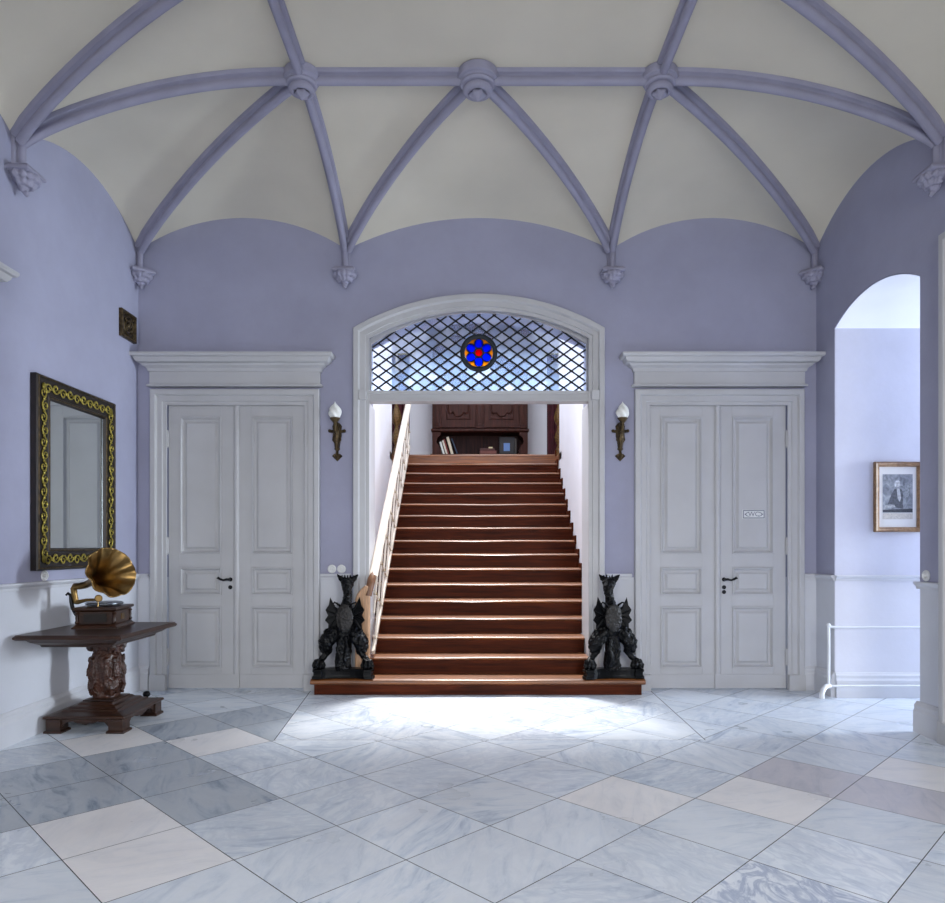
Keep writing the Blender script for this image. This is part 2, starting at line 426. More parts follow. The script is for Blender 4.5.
rib((BX[3], K[0]), B2, 'lavender rib from the corner corbel above the passage arch to its boss')
rib((BX[0], KW), B1, 'lavender cross rib from the mirror wall to the left boss')
rib((BX[3], KW), B2, 'lavender cross rib from the passage wall to the right boss')
YM = (K[1]+K[2])/2
rib((BX[0], KW), (BX[1], YM), 'thick lavender rib sweeping out of the top left of the photo')
rib((BX[3], KW), (BX[2], YM), 'thick lavender rib sweeping out of the top right of the photo')
ridge(B1, B0, 'lavender ridge rib between the left and middle bosses')
ridge(B0, B2, 'lavender ridge rib between the middle and right bosses')
ridge(B1, (BX[1], YM), 'lavender ridge rib running forward from the left boss')
ridge(B2, (BX[2], YM), 'lavender ridge rib running forward from the right boss')

def boss(xy, label, big):
    o = empty('ceiling_boss', (xy[0], xy[1], ZR-.02), 0, label, 'boss', None)
    k = .93 if big else .82
    zo = 0 if big else .02
    o.scale = (1, 1, .8 if big else .76)
    mb = MB(); mb.lathe([(.02, .02), (.15*k, .02), (.155*k, -.035), (.15*k, -.055), (.132*k, -.064), (.126*k, -.08), (.132*k, -.095), (.12*k, -.112), (.09*k, -.118), (.08*k, -.125)], 32)
    mb.build('drum', M_rib, o, 35)
    mb = MB(); mb.lathe([(.05, -.11), (.102*k, -.118), (.112*k, -.14), (.104*k, -.162), (.085*k, -.175), (.07*k, -.172), (.066*k, -.15), (.02, -.145)], 32)
    mb.build('ring', M_rib, o, 50)
    mb = MB(); mb.lathe([(.03, -.15), (.056*k, -.165), (.06*k, -.185), (.045*k, -.205), (.02*k, -.222), (.004, -.235)], 24, None, 6, .14)
    mb.build('pendant', M_rib, o, 50)
boss(B1, 'round lavender ceiling boss above the left corbel and door', False)
boss(B0, 'large middle lavender ceiling boss above the stained glass rosette', True)
boss(B2, 'round lavender ceiling boss above the right corbel and door', False)

def corbel(x, y, d, label):
    d = Vector(d).normalized(); p = Vector((x, y))+d*.06
    o = empty('corbel', (p.x, p.y, 3.86), math.atan2(d.x, -d.y), label, 'corbel')
    mb = MB()
    mb.sweep([(u*.85, v*.8) for u, v in RP], [(0, .06, .1), (0, .06, .3), (0, .06, .5)], (1, 0, 0))
    mb.build('shaft', M_rib, o, 40)
    mb = MB(); mb.loft(-.085, .085, -.075, .05, [(0, .075), (.022, .085), (.022, .1), (.008, .115), (0, .125)])
    mb.build('abacus', M_rib, o, None, .004)
    mb = MB()
    mb.lathe([(.01, -.04), (.028, -.02), (.035, .0), (.05, .03), (.085, .065), (.09, .08)], 24)
    for k in range(7):
        a = PI+PI*k/6
        ca, sa = math.cos(a), math.sin(a)
        mb.ell((ca*.085, sa*.085, .06), (.026, .026, .03), 10); mb.ell((ca*.055, sa*.055, .022), (.022, .022, .028), 10)
    mb.ell((0, -.02, -.045), (.02, .02, .022), 10)
    remeshed(mb, 'carved_bell', M_rib, o, .006, 1, .006, 45, x)
corbel(BX[0], K[0], (1, -1), 'carved lavender corbel in the room corner above the small plaque')
corbel(BX[1], K[0], (0, -1), 'carved lavender corbel above the left end of the stair arch')
corbel(BX[2], K[0], (0, -1), 'carved lavender corbel above the right end of the stair arch')
corbel(BX[3], K[0], (-1, -1), 'carved lavender corbel in the room corner beside the passage arch')
corbel(BX[0], KW, (1, 0), 'carved lavender corbel on the mirror wall, high at the photo edge')
corbel(BX[3], KW, (-1, 0), 'carved lavender corbel on the passage wall, high at the photo edge')

# ---- floor of diagonal marble tiles
def clip(poly, a, b, c):        # keep a*x+b*y <= c
    out = []
    for i in range(len(poly)):
        p, q = poly[i], poly[(i+1) % len(poly)]
        dp, dq = a*p[0]+b*p[1]-c, a*q[0]+b*q[1]-c
        if dp <= 0: out.append(p)
        if dp*dq < 0:
            t = dp/(dp-dq); out.append((p[0]+(q[0]-p[0])*t, p[1]+(q[1]-p[1])*t))
    return out
def side_of(p, q):              # half plane to the right of p->q
    dx, dy = q[0]-p[0], q[1]-p[1]
    l = math.hypot(dx, dy); a, b = -dy/l, dx/l
    return a, b, a*p[0]+b*p[1]
HD = .3725
mbf = MB(); tones = []; rnds = []
CREAM = {(-4,1),(-3,0),(-6,5),(-4,5),(3,2),(5,2),(8,3)}
DARK = {(-4,3),(-5,2),(-6,3),(-5,4),(-3,2),(-7,2),(-3,6),(-4,7),(-5,6),(-6,1)}
MAUVE = {(6,3),(7,2)}
BRECCIA = {(4,-1)}
def tile(poly, tone, rnd):
    if len(poly) < 3: return
    mbf.cur = 0
    mbf.add([(p[0], p[1], 0) for p in poly], [tuple(range(len(poly)))]); tones.append(tone); rnds.append(rnd)
TL, TR, BL, BR = (-1.53, YB), (1.69, YB), (-1.39, 4.92), (1.64, 4.92)
g = .003
def room_clip(p):
    return clip(clip(clip(clip(p, -1, 0, 3.25), 0, -1, 1.2), 0, 1, 6.85), 1, 0, 9.35)
def off(h, d): return (h[0], h[1], h[2]-d)
hl, hr, hb = side_of(TL, BL), side_of(BR, TR), (0, 1, 4.92)   # left: keep outside etc.
def neg(h): return (-h[0], -h[1], -h[2])
def inward(h, p=(0, 6)): return h if h[0]*p[0]+h[1]*p[1] <= h[2] else neg(h)
il, ir, ib = inward(hl), inward(hr), inward(hb)
for i in range(-12, 29):
    for j in range(-14, 12):
        if (i+j) % 2 == 0: continue
        cx, cy = -.286+.3725*i, 3.03+.3725*j
        h = HD-g
        sq = room_clip([(cx-h, cy), (cx, cy-h), (cx+h, cy), (cx, cy+h)])
        if len(sq) < 3: continue
        R = random.Random(i*131+j*17)
        b_ = R.uniform(.86, 1.02)
        tone = (b_*.80, b_*.85, b_*.91); rv = (R.random(), R.uniform(.45, .95), R.uniform(0, .35))
        if (i, j) in CREAM: tone = (.85, .835, .835); rv = (R.random(), .25, .05)
        elif (i, j) in DARK: tone = (.47, .51, .56); rv = (.12+.1*R.random(), 1, .1)
        elif (i, j) in MAUVE: tone = (.60, .58, .62); rv = (R.random(), .4, .1)
        elif (i, j) in BRECCIA: tone = (.78, .82, .88); rv = (R.random(), .2, 1)
        # outside the stair panel
        tile(clip(sq, 0, 1, 4.92), tone, rv)
        up = clip(sq, 0, -1, -4.92)
        tile(clip(up, *off(neg(il), g)), tone, rv); tile(clip(up, *off(neg(ir), g)), tone, rv)
# the panel in front of the stairs: same diagonal slabs, laid on a shifted grid
for i in range(-16, 20):
    for j in range(-12, 12):
        if (i+j) % 2 == 0: continue
        hd = .33; cx, cy = CX+.06+hd*i, 4.92+hd*j
        h = hd-g*.7; R = random.Random(i*77+j*313+5)
        sq = [(cx-h, cy), (cx, cy-h), (cx+h, cy), (cx, cy+h)]
        for hh in (il, ir, ib, (0, 1, 6.85)): sq = clip(sq, *off(hh, g)) if sq else []
        b_ = R.uniform(.85, 1.06)
        tile(sq, (b_*.80, b_*.84, b_*.89), (R.random(), R.uniform(.5, 1), R.uniform(0, .6)))
nf = len(mbf.f)
mbf.cur = 1
mbf.box(-3.4, 9.4, -1.4, 7.1, -.1, -.0015)
fo = mbf.build('floor', [M_marble, M_grout])
tag(fo, 'blue grey and cream marble tiles laid diagonally over the whole hall', 'floor', None, 'structure')
me = fo.data
a1 = me.attributes.new('tone', 'FLOAT_COLOR', 'FACE'); a2 = me.attributes.new('rnd', 'FLOAT_COLOR', 'FACE')
for i, p in enumerate(me.polygons):
    t, r = (tones[i], rnds[i]) if i < nf else ((.2, .2, .2), (0, 0, 0))
    a1.data[i].color = (*t, 1); a2.data[i].color = (*r, 1)


# ------------------------------------------------------------------ doors
CASING = [(-.012, .0), (-.012, -.022), (.02, -.022), (.024, -.034), (.072, -.034), (.08, -.052), (.086, -.058), (.128, -.058), (.134, -.05), (.134, 0)]
def casing_u(mb, hw, top, prof, zb=0, M=None):
    L = [[(-(hw+w), y, zb) for w, y in prof], [(-(hw+w), y, top+w) for w, y in prof], [(hw+w, y, top+w) for w, y in prof], [(hw+w, y, zb) for w, y in prof]]
    mb.loops(L, M)
def panel(mb, x0, x1, z0, z1, y):
    # recessed field with a moulded edge and a raised middle
    L = []
    for ins, d in ((0, 0), (.003, -.009), (.012, -.01), (.018, .0), (.026, .016), (.034, .02), (.046, .02), (.066, .004)):
        L.append([(x0+ins, y+d, z0+ins), (x1-ins, y+d, z0+ins), (x1-ins, y+d, z1-ins), (x0+ins, y+d, z1-ins)])
    mb.loops(L, None, False, True)
def leaf_mesh(mb, x0, x1, top, y, panels):
    # stiles and rails around the panel openings
    px0, px1 = panels[0][0], panels[0][1]
    mb.box(x0, px0, y, y+.045, .012, top); mb.box(px1, x1, y, y+.045, .012, top)
    zs = [.012]+[z for p in sorted(panels, key=lambda q: q[2]) for z in (p[2], p[3])]+[top]
    for k in range(0, len(zs), 2): mb.box(px0, px1, y, y+.045, zs[k], zs[k+1])
    mb.box(px0, px1, y+.03, y+.045, .1, top-.05)
    mb.box(x0, x1, y-.01, y, .012, .145)
def make_door(name, label, at, rz, handle_leaf=None, sign=False, top=2.72, cornice=True, hw=DW, spread=0):
    o = empty(name, at, rz, label, 'double door', None, 'structure')
    mb = MB(); casing_u(mb, hw, top, CASING)
    for s in (-1, 1):
        a, b_ = sorted((s*(hw-.014), s*(hw+.14))); mb.box(a, b_, -.062, 0, 0, .15)
    mb.build('door_casing', M_white, o, None, .003)
    if cornice:
        mb = MB(); mb.box(-hw-.14, hw+.14, -.045, 0, 2.885, 3.05); mb.build('frieze', M_white, o, None, .003)
        mb = MB()
        prof = [(0, 2.875), (.02, 2.88), (.02, 2.895), (.0, 2.905)]
        mb.loft(-hw-.14, hw+.14, -.045, 0, prof, False)
        pr = [(0, 3.02), (.012, 3.025), (.016, 3.045), (.03, 3.06), (.05, 3.07), (.055, 3.085), (.085, 3.095), (.10, 3.115), (.105, 3.135), (.125, 3.14), (.135, 3.155), (.135, 3.172), (0, 3.175)]
        mb.loft(-hw-.14, hw+.14, -.045, 0, pr, False)
        mb.build('cornice', M_white, o, 30)
    y = .016
    for s in (-1, 1):
        x0, x1 = (-hw+.017, -.031) if s < 0 else (.031, hw-.017)
        w = x1-x0
        pl, pr_ = x0+w*.175, x1-w*.185
        ps = [(pl, pr_, 1.295, top-.115), (pl, pr_, .90, 1.165), (pl, pr_, .205, .79)]
        mb = MB(); leaf_mesh(mb, x0, x1, top-.008, y, ps)
        lf = mb.build('door_leaf', M_white, o, None, .002)
        for p in ps:
            mb = MB(); panel(mb, *p, y); mb.build('panel', M_white, lf)
        for z in (.31, 1.37, 2.39):
            mb = MB(); hx = x0-.004 if s < 0 else x1+.004
            mb.lathe([(.004, -.085), (.009, -.075), (.012, -.06), (.012, .06), (.009, .075), (.004, .085)], 10, loc(hx, y-.014, z))
            mb.build('hinge', M_white, lf, 40)
        if handle_leaf == s:
            q = -s    # the handle sits at the meeting stile
            hx = x0+.03 if s > 0 else x1-.03
            mb = MB(); mb.lathe([(.001, 0), (.02, 0), (.018, .01), (.01, .014), (.01, .045), (.001, .047)], 14, loc(hx, y, 1.05) @ rot('X', PI/2))
            d = s
            mb.tube([(hx, y-.042, 1.05), (hx+d*.02, y-.048, 1.053), (hx+d*.05, y-.05, 1.045), (hx+d*.08, y-.05, 1.055), (hx+d*.1, y-.048, 1.068), (hx+d*.112, y-.046, 1.06)], [.012, .012, .01, .011, .012, .006], 10)
            mb.build('handle', M_handle, lf, 60)
            for kz in ((.975,) if not sign else (.975, .93)):
                mb = MB(); mb.lathe([(.001, 0), (.02, 0), (.02, .004), (.006, .006), (.001, .003)], 14, loc(hx, y, kz) @ rot('X', PI/2)); mb.build('keyhole', M_handle, lf, 40)
        if sign and s > 0:
            sx, sz = .345, 1.672
            mb = MB(); mb.loft(-.108, .108, -.045, .045, [(0, 0), (0, .004), (-.006, .009)], True, loc(sx, y+.006, sz) @ rot('X', PI/2))
            sg = mb.build('sign', M_enamel, lf); tag(sg, 'white enamel plate lettered WC')
    mb = MB()
    mb.prism([(-.027, 0), (-.02, -.014), (-.006, -.02), (.006, -.02), (.02, -.014), (.027, 0)], .012, top-.008, 'z', loc(0, y, 0)); mb.box(-.03, .03, y-.024, y, .012, .15)
    mb.box(-.03, .03, y, y+.045, .012, top-.008)
    mb.build('astragal', M_white, o, None, .002)
    return o
d1 = make_door('door_1', 'white panelled double door to the left of the stairs, behind the gramophone table', (DL, YB, 0), 0, -1)
d2 = make_door('door_2', 'white panelled double door with the WC plate, right of the stairs', (DR, YB, 0), 0, 1, True)
d3 = make_door('door_3', 'white double door on the mirror wall, only its cornice end in view', (XL, D3Y, 0), PI/2)
d4 = make_door('door_4', 'tall white door frame at the right photo edge beside the pier', (XR, 4.01, 0), -PI/2, None, False, 3.38, False, .70)

def text_mesh(txt, size, M, name, mat, parent):
    cu = bpy.data.curves.new('t', 'FONT'); cu.body = txt; cu.size = size; cu.align_x = 'CENTER'; cu.align_y = 'CENTER'; cu.extrude = .001
    t = bpy.data.objects.new('t', cu); COL.objects.link(t)
    dg = bpy.context.evaluated_depsgraph_get(); dg.update()
    me = bpy.data.meshes.new_from_object(t.evaluated_get(dg)); bpy.data.objects.remove(t)
    me.transform(M); me.materials.clear(); me.materials.append(mat)
    return me
# lettering and border on the WC plate (joined into the plate's own mesh)
sg = [c for l in d2.children for c in l.children if c.name.startswith('sign')][0]
SM = loc(.345, .016-.0035, 1.672) @ rot('X', PI/2)
wc = text_mesh('WC', .062, SM, 'wc', M_greyink, None)
mb = MB(); mb.v = [v.co.copy() for v in sg.data.vertices]; mb.f = [list(p.vertices) for p in sg.data.polygons]; mb.mi = [0]*len(mb.f)
mb.cur = 1
mb.add([v.co.copy() for v in wc.vertices], [list(p.vertices) for p in wc.polygons])
fr = lambda i, z: [(-.102+i, -.039+i, z), (.102-i, -.039+i, z), (.102-i, .039-i, z), (-.102+i, .039-i, z)]
mb.loops([fr(0, 0), fr(.004, .0012), fr(.008, 0)], SM, False, False)
for s in (-1, 1):
    ov = [(s*.078*math.cos(a)**1, .026*math.sin(a)) for a in [-1.0+2.0*i/10 for i in range(11)]]
    mb.tube([(x, y, .0005) for x, y in ov], [.0015+.003*math.sin(PI*i/10) for i in range(11)], 6, SM)
    mb.ell((s*.083, 0, .0005), (.006, .006, .002), 8, SM)
m2 = mb.build('sign_tmp', [M_enamel, M_greyink]); sg.data = m2.data; bpy.data.objects.remove(m2)

# ---- stair opening casing
AC = [(w-.005, y*1.25) for w, y in CASING]
def arch_casing(hw, zs, zc, prof, y0, cx, zb=0):
    mb = MB(); h = hw; r = zc-zs; R = (h*h+r*r)/(2*r); cz = zc-R; L = []
    def z_at(w, x): return cz+math.sqrt((R+w)**2-x*x)
    for s, rng in ((-1, None),):
        L.append([(cx-(hw+w), y0+y, zb) for w, y in prof])
        for i in range(33):
            L.append([(cx+(hw+w)*(-1+2*i/32), y0+y, z_at(w, (hw+w)*(-1+2*i/32))) for w, y in prof])
        L.append([(cx+(hw+w), y0+y, zb) for w, y in prof])
    mb.loops(L); return mb
mb = arch_casing(1.06, 3.355, 3.622, AC, YB, CX, .15)
trim(mb, 'white moulded arch surround framing the stair opening', 'arch casing', None, 25)
for sx, nm in ((-1, 'railing'), (1, 'bare wall')):
    mb = MB(); x0, x1 = sorted((CX+sx*1.052, CX+sx*1.068)); mb.box(x0, x1, YB+.002, YB+.445, .0, 2.75)
    trim(mb, 'white lining board of the stair opening on its %s side' % nm, 'door lining', M_trim)

# ---- window over the stairs
w1 = empty('window_1', (CX, YB+.09, 2.845), 0, 'arched fanlight of diamond leaded panes with the coloured rosette over the stairs', 'fanlight', None, 'structure')
mb = MB(); mb.box(-1.075, 1.075, -.10, .05, -.095, -.012); mb.box(-1.05, 1.05, -.115, .03, -.03, 0); mb.box(-1.05, 1.05, -.11, .03, -.10, -.08)
for s in (-1, 1): mb.box(s*1.1-.035, s*1.1+.035, -.165, -.06, -.095, -.005)
mb.build('transom_bar', M_white, w1, None, .004)
HWI, ZSI, ZCI = 1.035, .47, .775      # glazed area: local z
Rg = (HWI**2+(ZCI-ZSI)**2)/(2*(ZCI-ZSI))
def ztop(x): return ZCI-Rg+math.sqrt(Rg*Rg-x*x)
mb = MB(); L = []
pf = [(0, -.03), (0, .03), (.045, .03), (.045, -.03)]
L.append([(-HWI-w, y, -.01) for w, y in pf])
for i in range(33): L.append([((HWI+w)*(-1+2*i/32), y, ZCI-Rg+math.sqrt((Rg+w)**2-((HWI+w)*(-1+2*i/32))**2)) for w, y in pf])
L.append([(HWI+w, y, -.01) for w, y in pf])
mb.loops(L); mb.build('window_frame', M_white, w1, 30)
mb = MB(); xs = [HWI*(-1+2*i/32) for i in range(33)]
mb.loops([[(x, 0, -.005) for x in xs], [(x, 0, ztop(x)+.005) for x in xs]], None, False, False, False)
mb.build('glass', M_pane, w1)
RZ, RR = .385, .175
mb = MB()
def bar(p, q):
    n = 60; ok = []
    for i in range(n+1):
        x = p[0]+(q[0]-p[0])*i/n; z = p[1]+(q[1]-p[1])*i/n
        inside = abs(x) <= HWI and -.005 <= z <= ztop(x)+.004 and math.hypot(x, z-RZ) > RR-.015
        if inside: ok.append((x, z))
        elif ok: seg(ok); ok = []
    if ok: seg(ok)
def seg(ok):
    if len(ok) < 2: return
    (xa, za), (xb, zb) = ok[0], ok[-1]; dx, dz = xb-xa, zb-za; l = math.hypot(dx, dz); nx, nz = -dz/l*.007, dx/l*.007
    mb.loops([[(x+nx*s, y, z+nz*s) for s, y in ((-1, -.007), (1, -.007), (1, .007), (-1, .007))] for x, z in ((xa, za), (xb, zb))])
for n in range(-40, 41):
    x = n*LATX*2; H = 1.2
    bar((x, 0), (x+H/LATZ*LATX, H)); bar((x, 0), (x-H/LATZ*LATX, H))
mb.build('lead_lattice', M_lead, w1)
ro = MB(); F = loc(0, -.012, RZ) @ rot('X', PI/2)
n = 40
for r0, r1 in ((.137, .180),):
    ro.loops([[(r*math.cos(2*PI*i/n), r*math.sin(2*PI*i/n), z) for i in range(n)] for r, z in ((r0, -.012), (r1, -.012), (r1, .012), (r1-.01, .018), (r0+.008, .018), (r0, .012), (r0, -.012))], F, False, False)
def ringm(cx, cy, r0, r1):
    ro.loops([[(cx+r*math.cos(2*PI*i/24), cy+r*math.sin(2*PI*i/24), z) for i in range(24)] for r, z in ((r0, -.01), (r1, -.01), (r1, .012), (r0, .012), (r0, -.01))], F, False, False)
ringm(0, 0, .034, .05)
for k in range(6):
    a = PI/2+k*PI/3; ringm(.087*math.cos(a), .087*math.sin(a), .041, .047)
rs = ro.build('rosette', M_lead, w1, 40); tag(rs, 'round rosette of blue, red and amber glass')
def disc(cx, cy, r, mat, nm, z=.006):
    q = MB(); q.lathe([(.001, z+.008), (r*.5, z+.006), (r, z), (r, z-.006), (.001, z-.006)], 24, F @ loc(cx, cy, 0)); return q.build(nm, mat, rs, 60)
disc(0, 0, .036, M_red, 'red_roundel')
for k in range(6):
    a = PI/2+k*PI/3; disc(.087*math.cos(a), .087*math.sin(a), .042, M_blue, 'blue_roundel')
    a += PI/6; q = MB(); c, s_ = math.cos(a), math.sin(a); P = lambda r, t: (r*c-t*s_, r*s_+t*c)
    q.prism([P(.068, 0), P(.126, -.046), P(.137, 0), P(.126, .046)], 0, .006, 'z', F); q.build('amber_segment', M_amber, rs)
q = MB()  # leaded ground between the roundels
q.lathe([(.001, -.008), (.13, -.008), (.13, -.004), (.001, -.004)], 32, F) if False else None

# ---- mouldings on the walls
RAIL = [(0, 1.05), (.012, 1.052), (.014, 1.07), (.026, 1.08), (.034, 1.09), (.034, 1.102), (0, 1.105)]
BASE = [(0, 0), (.034, 0), (.034, .155), (.03, .165), (.026, .175), (.026, .2), (.014, .215), (.008, .226), (0, .228)]
def run(prof, p, q, inset=0):
    # moulding from p to q in plan; the room lies to the left of p->q
    p, q = Vector(p), Vector(q); d = (q-p).normalized(); nrm = Vector((-d.y, d.x)); mb = MB()
    mb.loops([[(*(e+nrm*o), z) for o, z in prof] for e in (p, q)]); return mb
def rail_and_base(p, q, side, what):
    trim(run(RAIL, p, q), 'white chair rail on %s' % what, 'chair rail', M_trim)
    struct(run(BASE, p, q), 'baseboard_'+side, M_trim, 'white moulded baseboard along %s' % what, 'baseboard')
rail_and_base((XL, YB), (XL, D3Y+DW+.135), 'left', 'the mirror wall')
rail_and_base((DL-DW-.16, YB), (XL, YB), 'back_corner', 'the narrow strip left of the gramophone door')
rail_and_base((CX-1.215, YB), (DL+DW+.135, YB), 'back_left', 'the wall strip behind the left dragon')
rail_and_base((DR-DW-.16, YB), (CX+1.215, YB), 'back_right', 'the wall strip behind the right dragon')
rail_and_base((XR, YB), (DR+DW+.135, YB), 'back_end', 'the wall strip right of the WC door')
rail_and_base((XR, PY1), (XR, YB), 'right_end', 'the short wall between corner and passage')
rail_and_base((XR+.001, 4.88), (XR+.001, PY0+.03), 'right_pier', 'the pier at the right photo edge')
rail_and_base((9.29, PY1), (XR+.001, PY1), 'passage', 'the passage wall under the engraving')

# ------------------------------------------------------------------ upstairs hall
SR, SG = .1622, .248
def ny(k): return YB+SG*(k-2)
def nz(k): return .15+SR*(k-1)
ZL = nz(17); YL = ny(17)
SXL, SXR = -1.15, 1.252
mb = MB(); mb.box(SXL-.25, SXL, YB+.43, YL-.35, -.02, 6.3); struct(mb, 'wall_stair_left', M_hall, 'white stairwell wall behind the railing', 'wall')
mb = MB(); mb.box(SXR, SXR+.25, YB+.43, YL-.35, -.02, 6.3); struct(mb, 'wall_stair_right', M_hall, 'white stairwell wall without a railing', 'wall')
mb = MB(); mb.box(-3.6, 3.8, 12.95, 13.15, ZL-.1, 6.3); struct(mb, 'wall_landing', M_hall, 'white wall behind the dark cabinet upstairs', 'wall')
mb = MB(); mb.box(-3.8, -3.6, YL-.6, 13.15, ZL-.1, 6.3); struct(mb, 'wall_landing_left', M_hall, 'far side wall of the upstairs landing', 'wall')
mb = MB(); mb.box(3.8, 4.0, YL-.6, 13.15, ZL-.1, 6.3); struct(mb, 'wall_landing_right', M_hall, 'opposite side wall of the upstairs landing', 'wall')
for nm, a, b_ in (('wall_landing_near_left', -3.8, SXL-.25), ('wall_landing_near_right', SXR+.25, 4.0)):
    mb = MB(); mb.box(a, b_, YL-.6, YL-.35, ZL-.1, 6.3); struct(mb, nm, M_hall, 'landing wall beside the head of the stairs, '+nm.split('_')[-1]+' one', 'wall')
mb = MB(); mb.box(-3.8, 4.0, YL-.015, 13.15, ZL-.14, ZL-.036); mb.box(-3.8, SXL, YL-.6, YL, ZL-.14, ZL-.036); mb.box(SXR, 4.0, YL-.6, YL, ZL-.14, ZL-.036)
struct(mb, 'floor_landing', M_tread, 'brown wooden floor of the upstairs landing', 'floor')
mb = MB()   # hall ceiling with a skylight opening over the stairs
SKX0, SKX1, SKY0, SKY1 = -1.0, 1.15, 8.1, 10.4
for bx in ((-3.8, SKX0, YB+.43, 13.15), (SKX1, 4.0, YB+.43, 13.15), (SKX0, SKX1, YB+.43, SKY0), (SKX0, SKX1, SKY1, 13.15)):
    mb.box(*bx, 6.3, 6.4)
struct(mb, 'ceiling_landing', M_hall, 'white ceiling of the stair hall with its skylight opening', 'ceiling')

# ------------------------------------------------------------------ staircase
st = empty('staircase', (CX, YB, 0), 0, 'broad flight of polished brown wooden steps climbing through the arch', 'staircase')
inv = loc(-CX, -YB, 0)
def tread(x0, x1, yn, y1, z, parent, seed, th=.034, ret=False):
    mb = MB(); n = 28; R = random.Random(seed); a, b_ = R.uniform(.002, .006), R.uniform(-.5, .3)
    L = []
    for i in range(n+1):
        x = x0+(x1-x0)*i/n
        dip = -a*math.exp(-((x-b_)/.28)**2)-.0025*(math.sin(x*3.1+seed)*.5+.5)
        w = .007*math.exp(-((x-b_)/.35)**2)
        L.append([(x, yn+w+.016, z-th), (x, yn+w+.005, z-th+.006), (x, yn+w, z-th*.6+dip*.4), (x, yn+w+.003, z-.014+dip), (x, yn+w+.010, z-.007+dip), (x, yn+w+.024, z-.002+dip), (x, yn+.06, z+dip*.7), (x, yn+.16, z), (x, y1, z), (x, y1, z-th)])
    mb.loops(L, inv)
    return mb.build('tread', M_tread, parent, 50)
def riser(x0, x1, y, z0, z1, parent):
    mb = MB(); mb.box(x0, x1, y, y+.02, z0, z1, inv)
    if x1-x0 < 3: mb.box(x0, x1, y-.012, y, z1-.03, z1, inv)
    return mb.build('riser', M_riser, parent)
# the lowest step runs out under both dragons
PX0, PX1, PYF = -1.478, 1.585, 6.385
tread(PX0, PX1, PYF, YB+.05, .15, st, 1, .05)
mb = MB(); mb.box(PX0+.05, PX1-.05, PYF+.04, YB+.05, 0.003, .10, inv); mb.box(PX0+.03, PX0+.05, PYF+.035, YB-.001, .003, .10, inv); mb.box(PX1-.05, PX1-.03, PYF+.035, YB-.001, .003, .10, inv)
mb.build('riser', M_riser, st)
for k in range(2, 18):
    x0, x1 = (SXL, SXR) if k > 3 else (CX-1.051, CX+1.049)
    if k == 3: pass
    y1 = ny(k+1)+.03 if k < 17 else YL+.3
    tread(x0, x1, ny(k), y1, nz(k), st, k*1.7)
    riser(x0, x1, ny(k)+.03, nz(k-1), nz(k)-.034, st)
for k in range(4, 18):
    mb = MB(); mb.box(SXR-.022, SXR, ny(k)-.012, ny(k+1)+.005 if k < 17 else YL+.05, nz(k)-.05, nz(k)+.055, inv)
    mb.build('skirting', M_riser, st, None, .003)

# ---- railing
rl = empty('stair_railing', (-.94, YB, nz(2)), 0, 'cream stair railing of crossed bars with a pine newel post', 'railing')
inv2 = loc(.94, -YB, -nz(2))
sl = SR/SG
def rp(y, h): return (-.94, y, nz(2)+(y-YB)*sl+h)
y0r, y1r = YB-.02, YL+.1
mb = MB()
HP = [(-.038, -.014), (-.044, .004), (-.034, .024), (-.015, .034), (.015, .034), (.034, .024), (.044, .004), (.038, -.014)]
mb.sweep([(u, -v) for u, v in HP], [rp(y0r+(y1r-y0r)*i/6, .77) for i in range(7)], (-1, 0, 0), inv2)
mb.build('handrail', M_rail, rl, 40)
mb = MB()
for h, t in ((.06, .022), (.715, .012)):
    mb.sweep([(-.014, -t), (.014, -t), (.014, t), (-.014, t)], [rp(y0r, h), rp(y1r, h)], (-1, 0, 0), inv2)
mb.build('rail_bar', M_rail, rl)
lo, hi = .07, .715; per = .215
nodes = set()
segs = []
nrow = 3
cell = (hi-lo)/nrow
y = y0r-.7
while y < y1r+.7:
    for sgn in (1, -1):
        # a full diagonal across the panel height
        pts = [(y+sgn*per*nrow*t, lo+(hi-lo)*t) for t in [i/12 for i in range(13)]]
        ok = [p for p in pts if y0r <= p[0] <= y1r]
        if len(ok) > 1: segs.append((ok[0], ok[-1]))
    y += per*2
mb = MB()
for a, b_ in segs:
    mb.tube([rp(*a), rp(*b_)], .0115, 6, inv2)
mb.build('crossed_bar', M_rail, rl)
q = 0
mbs = []
for i in range(-20, 60):
    for r in range(nrow+1):
        y = y0r-.7+per*i; h = lo+cell*r
        if (i+r) % 2 or not (y0r+.02 < y < y1r): continue
        mb = MB(); mb.ell(rp(y, h), (.02, .018, .018), 8, inv2); mb.build('boss', M_rose, rl, 60)
mb = MB()
pl = [(YB-.135, .153), (YB-.05, .153), (YB-.05, .98), (YB-.06, 1.0), (YB-.135, .96)]
pp = [(-1.095, .153), (-.957, .153), (-.957, .88), (-.965, .99), (-1.0, 1.0), (-1.04, .965), (-1.075, .92), (-1.095, .86)]
mb.prism(pp, YB-.126, YB-.076, 'y', inv2)
mb.build('newel_post', M_pine, rl, None, .012)
mb = MB(); mb.tube([(-.975, YB-.10, .9), (-.965, YB-.09, .97), (-.95, YB-.06, 1.05), (-.94, YB+.03, nz(2)+.77+.02)], [.034, .036, .038, .034], 14, inv2)
mb.build('handrail_end', wood('mid_brown_rail_end', '6b4630', '8f6444', .4, (12, 12, 3)), rl, 60)

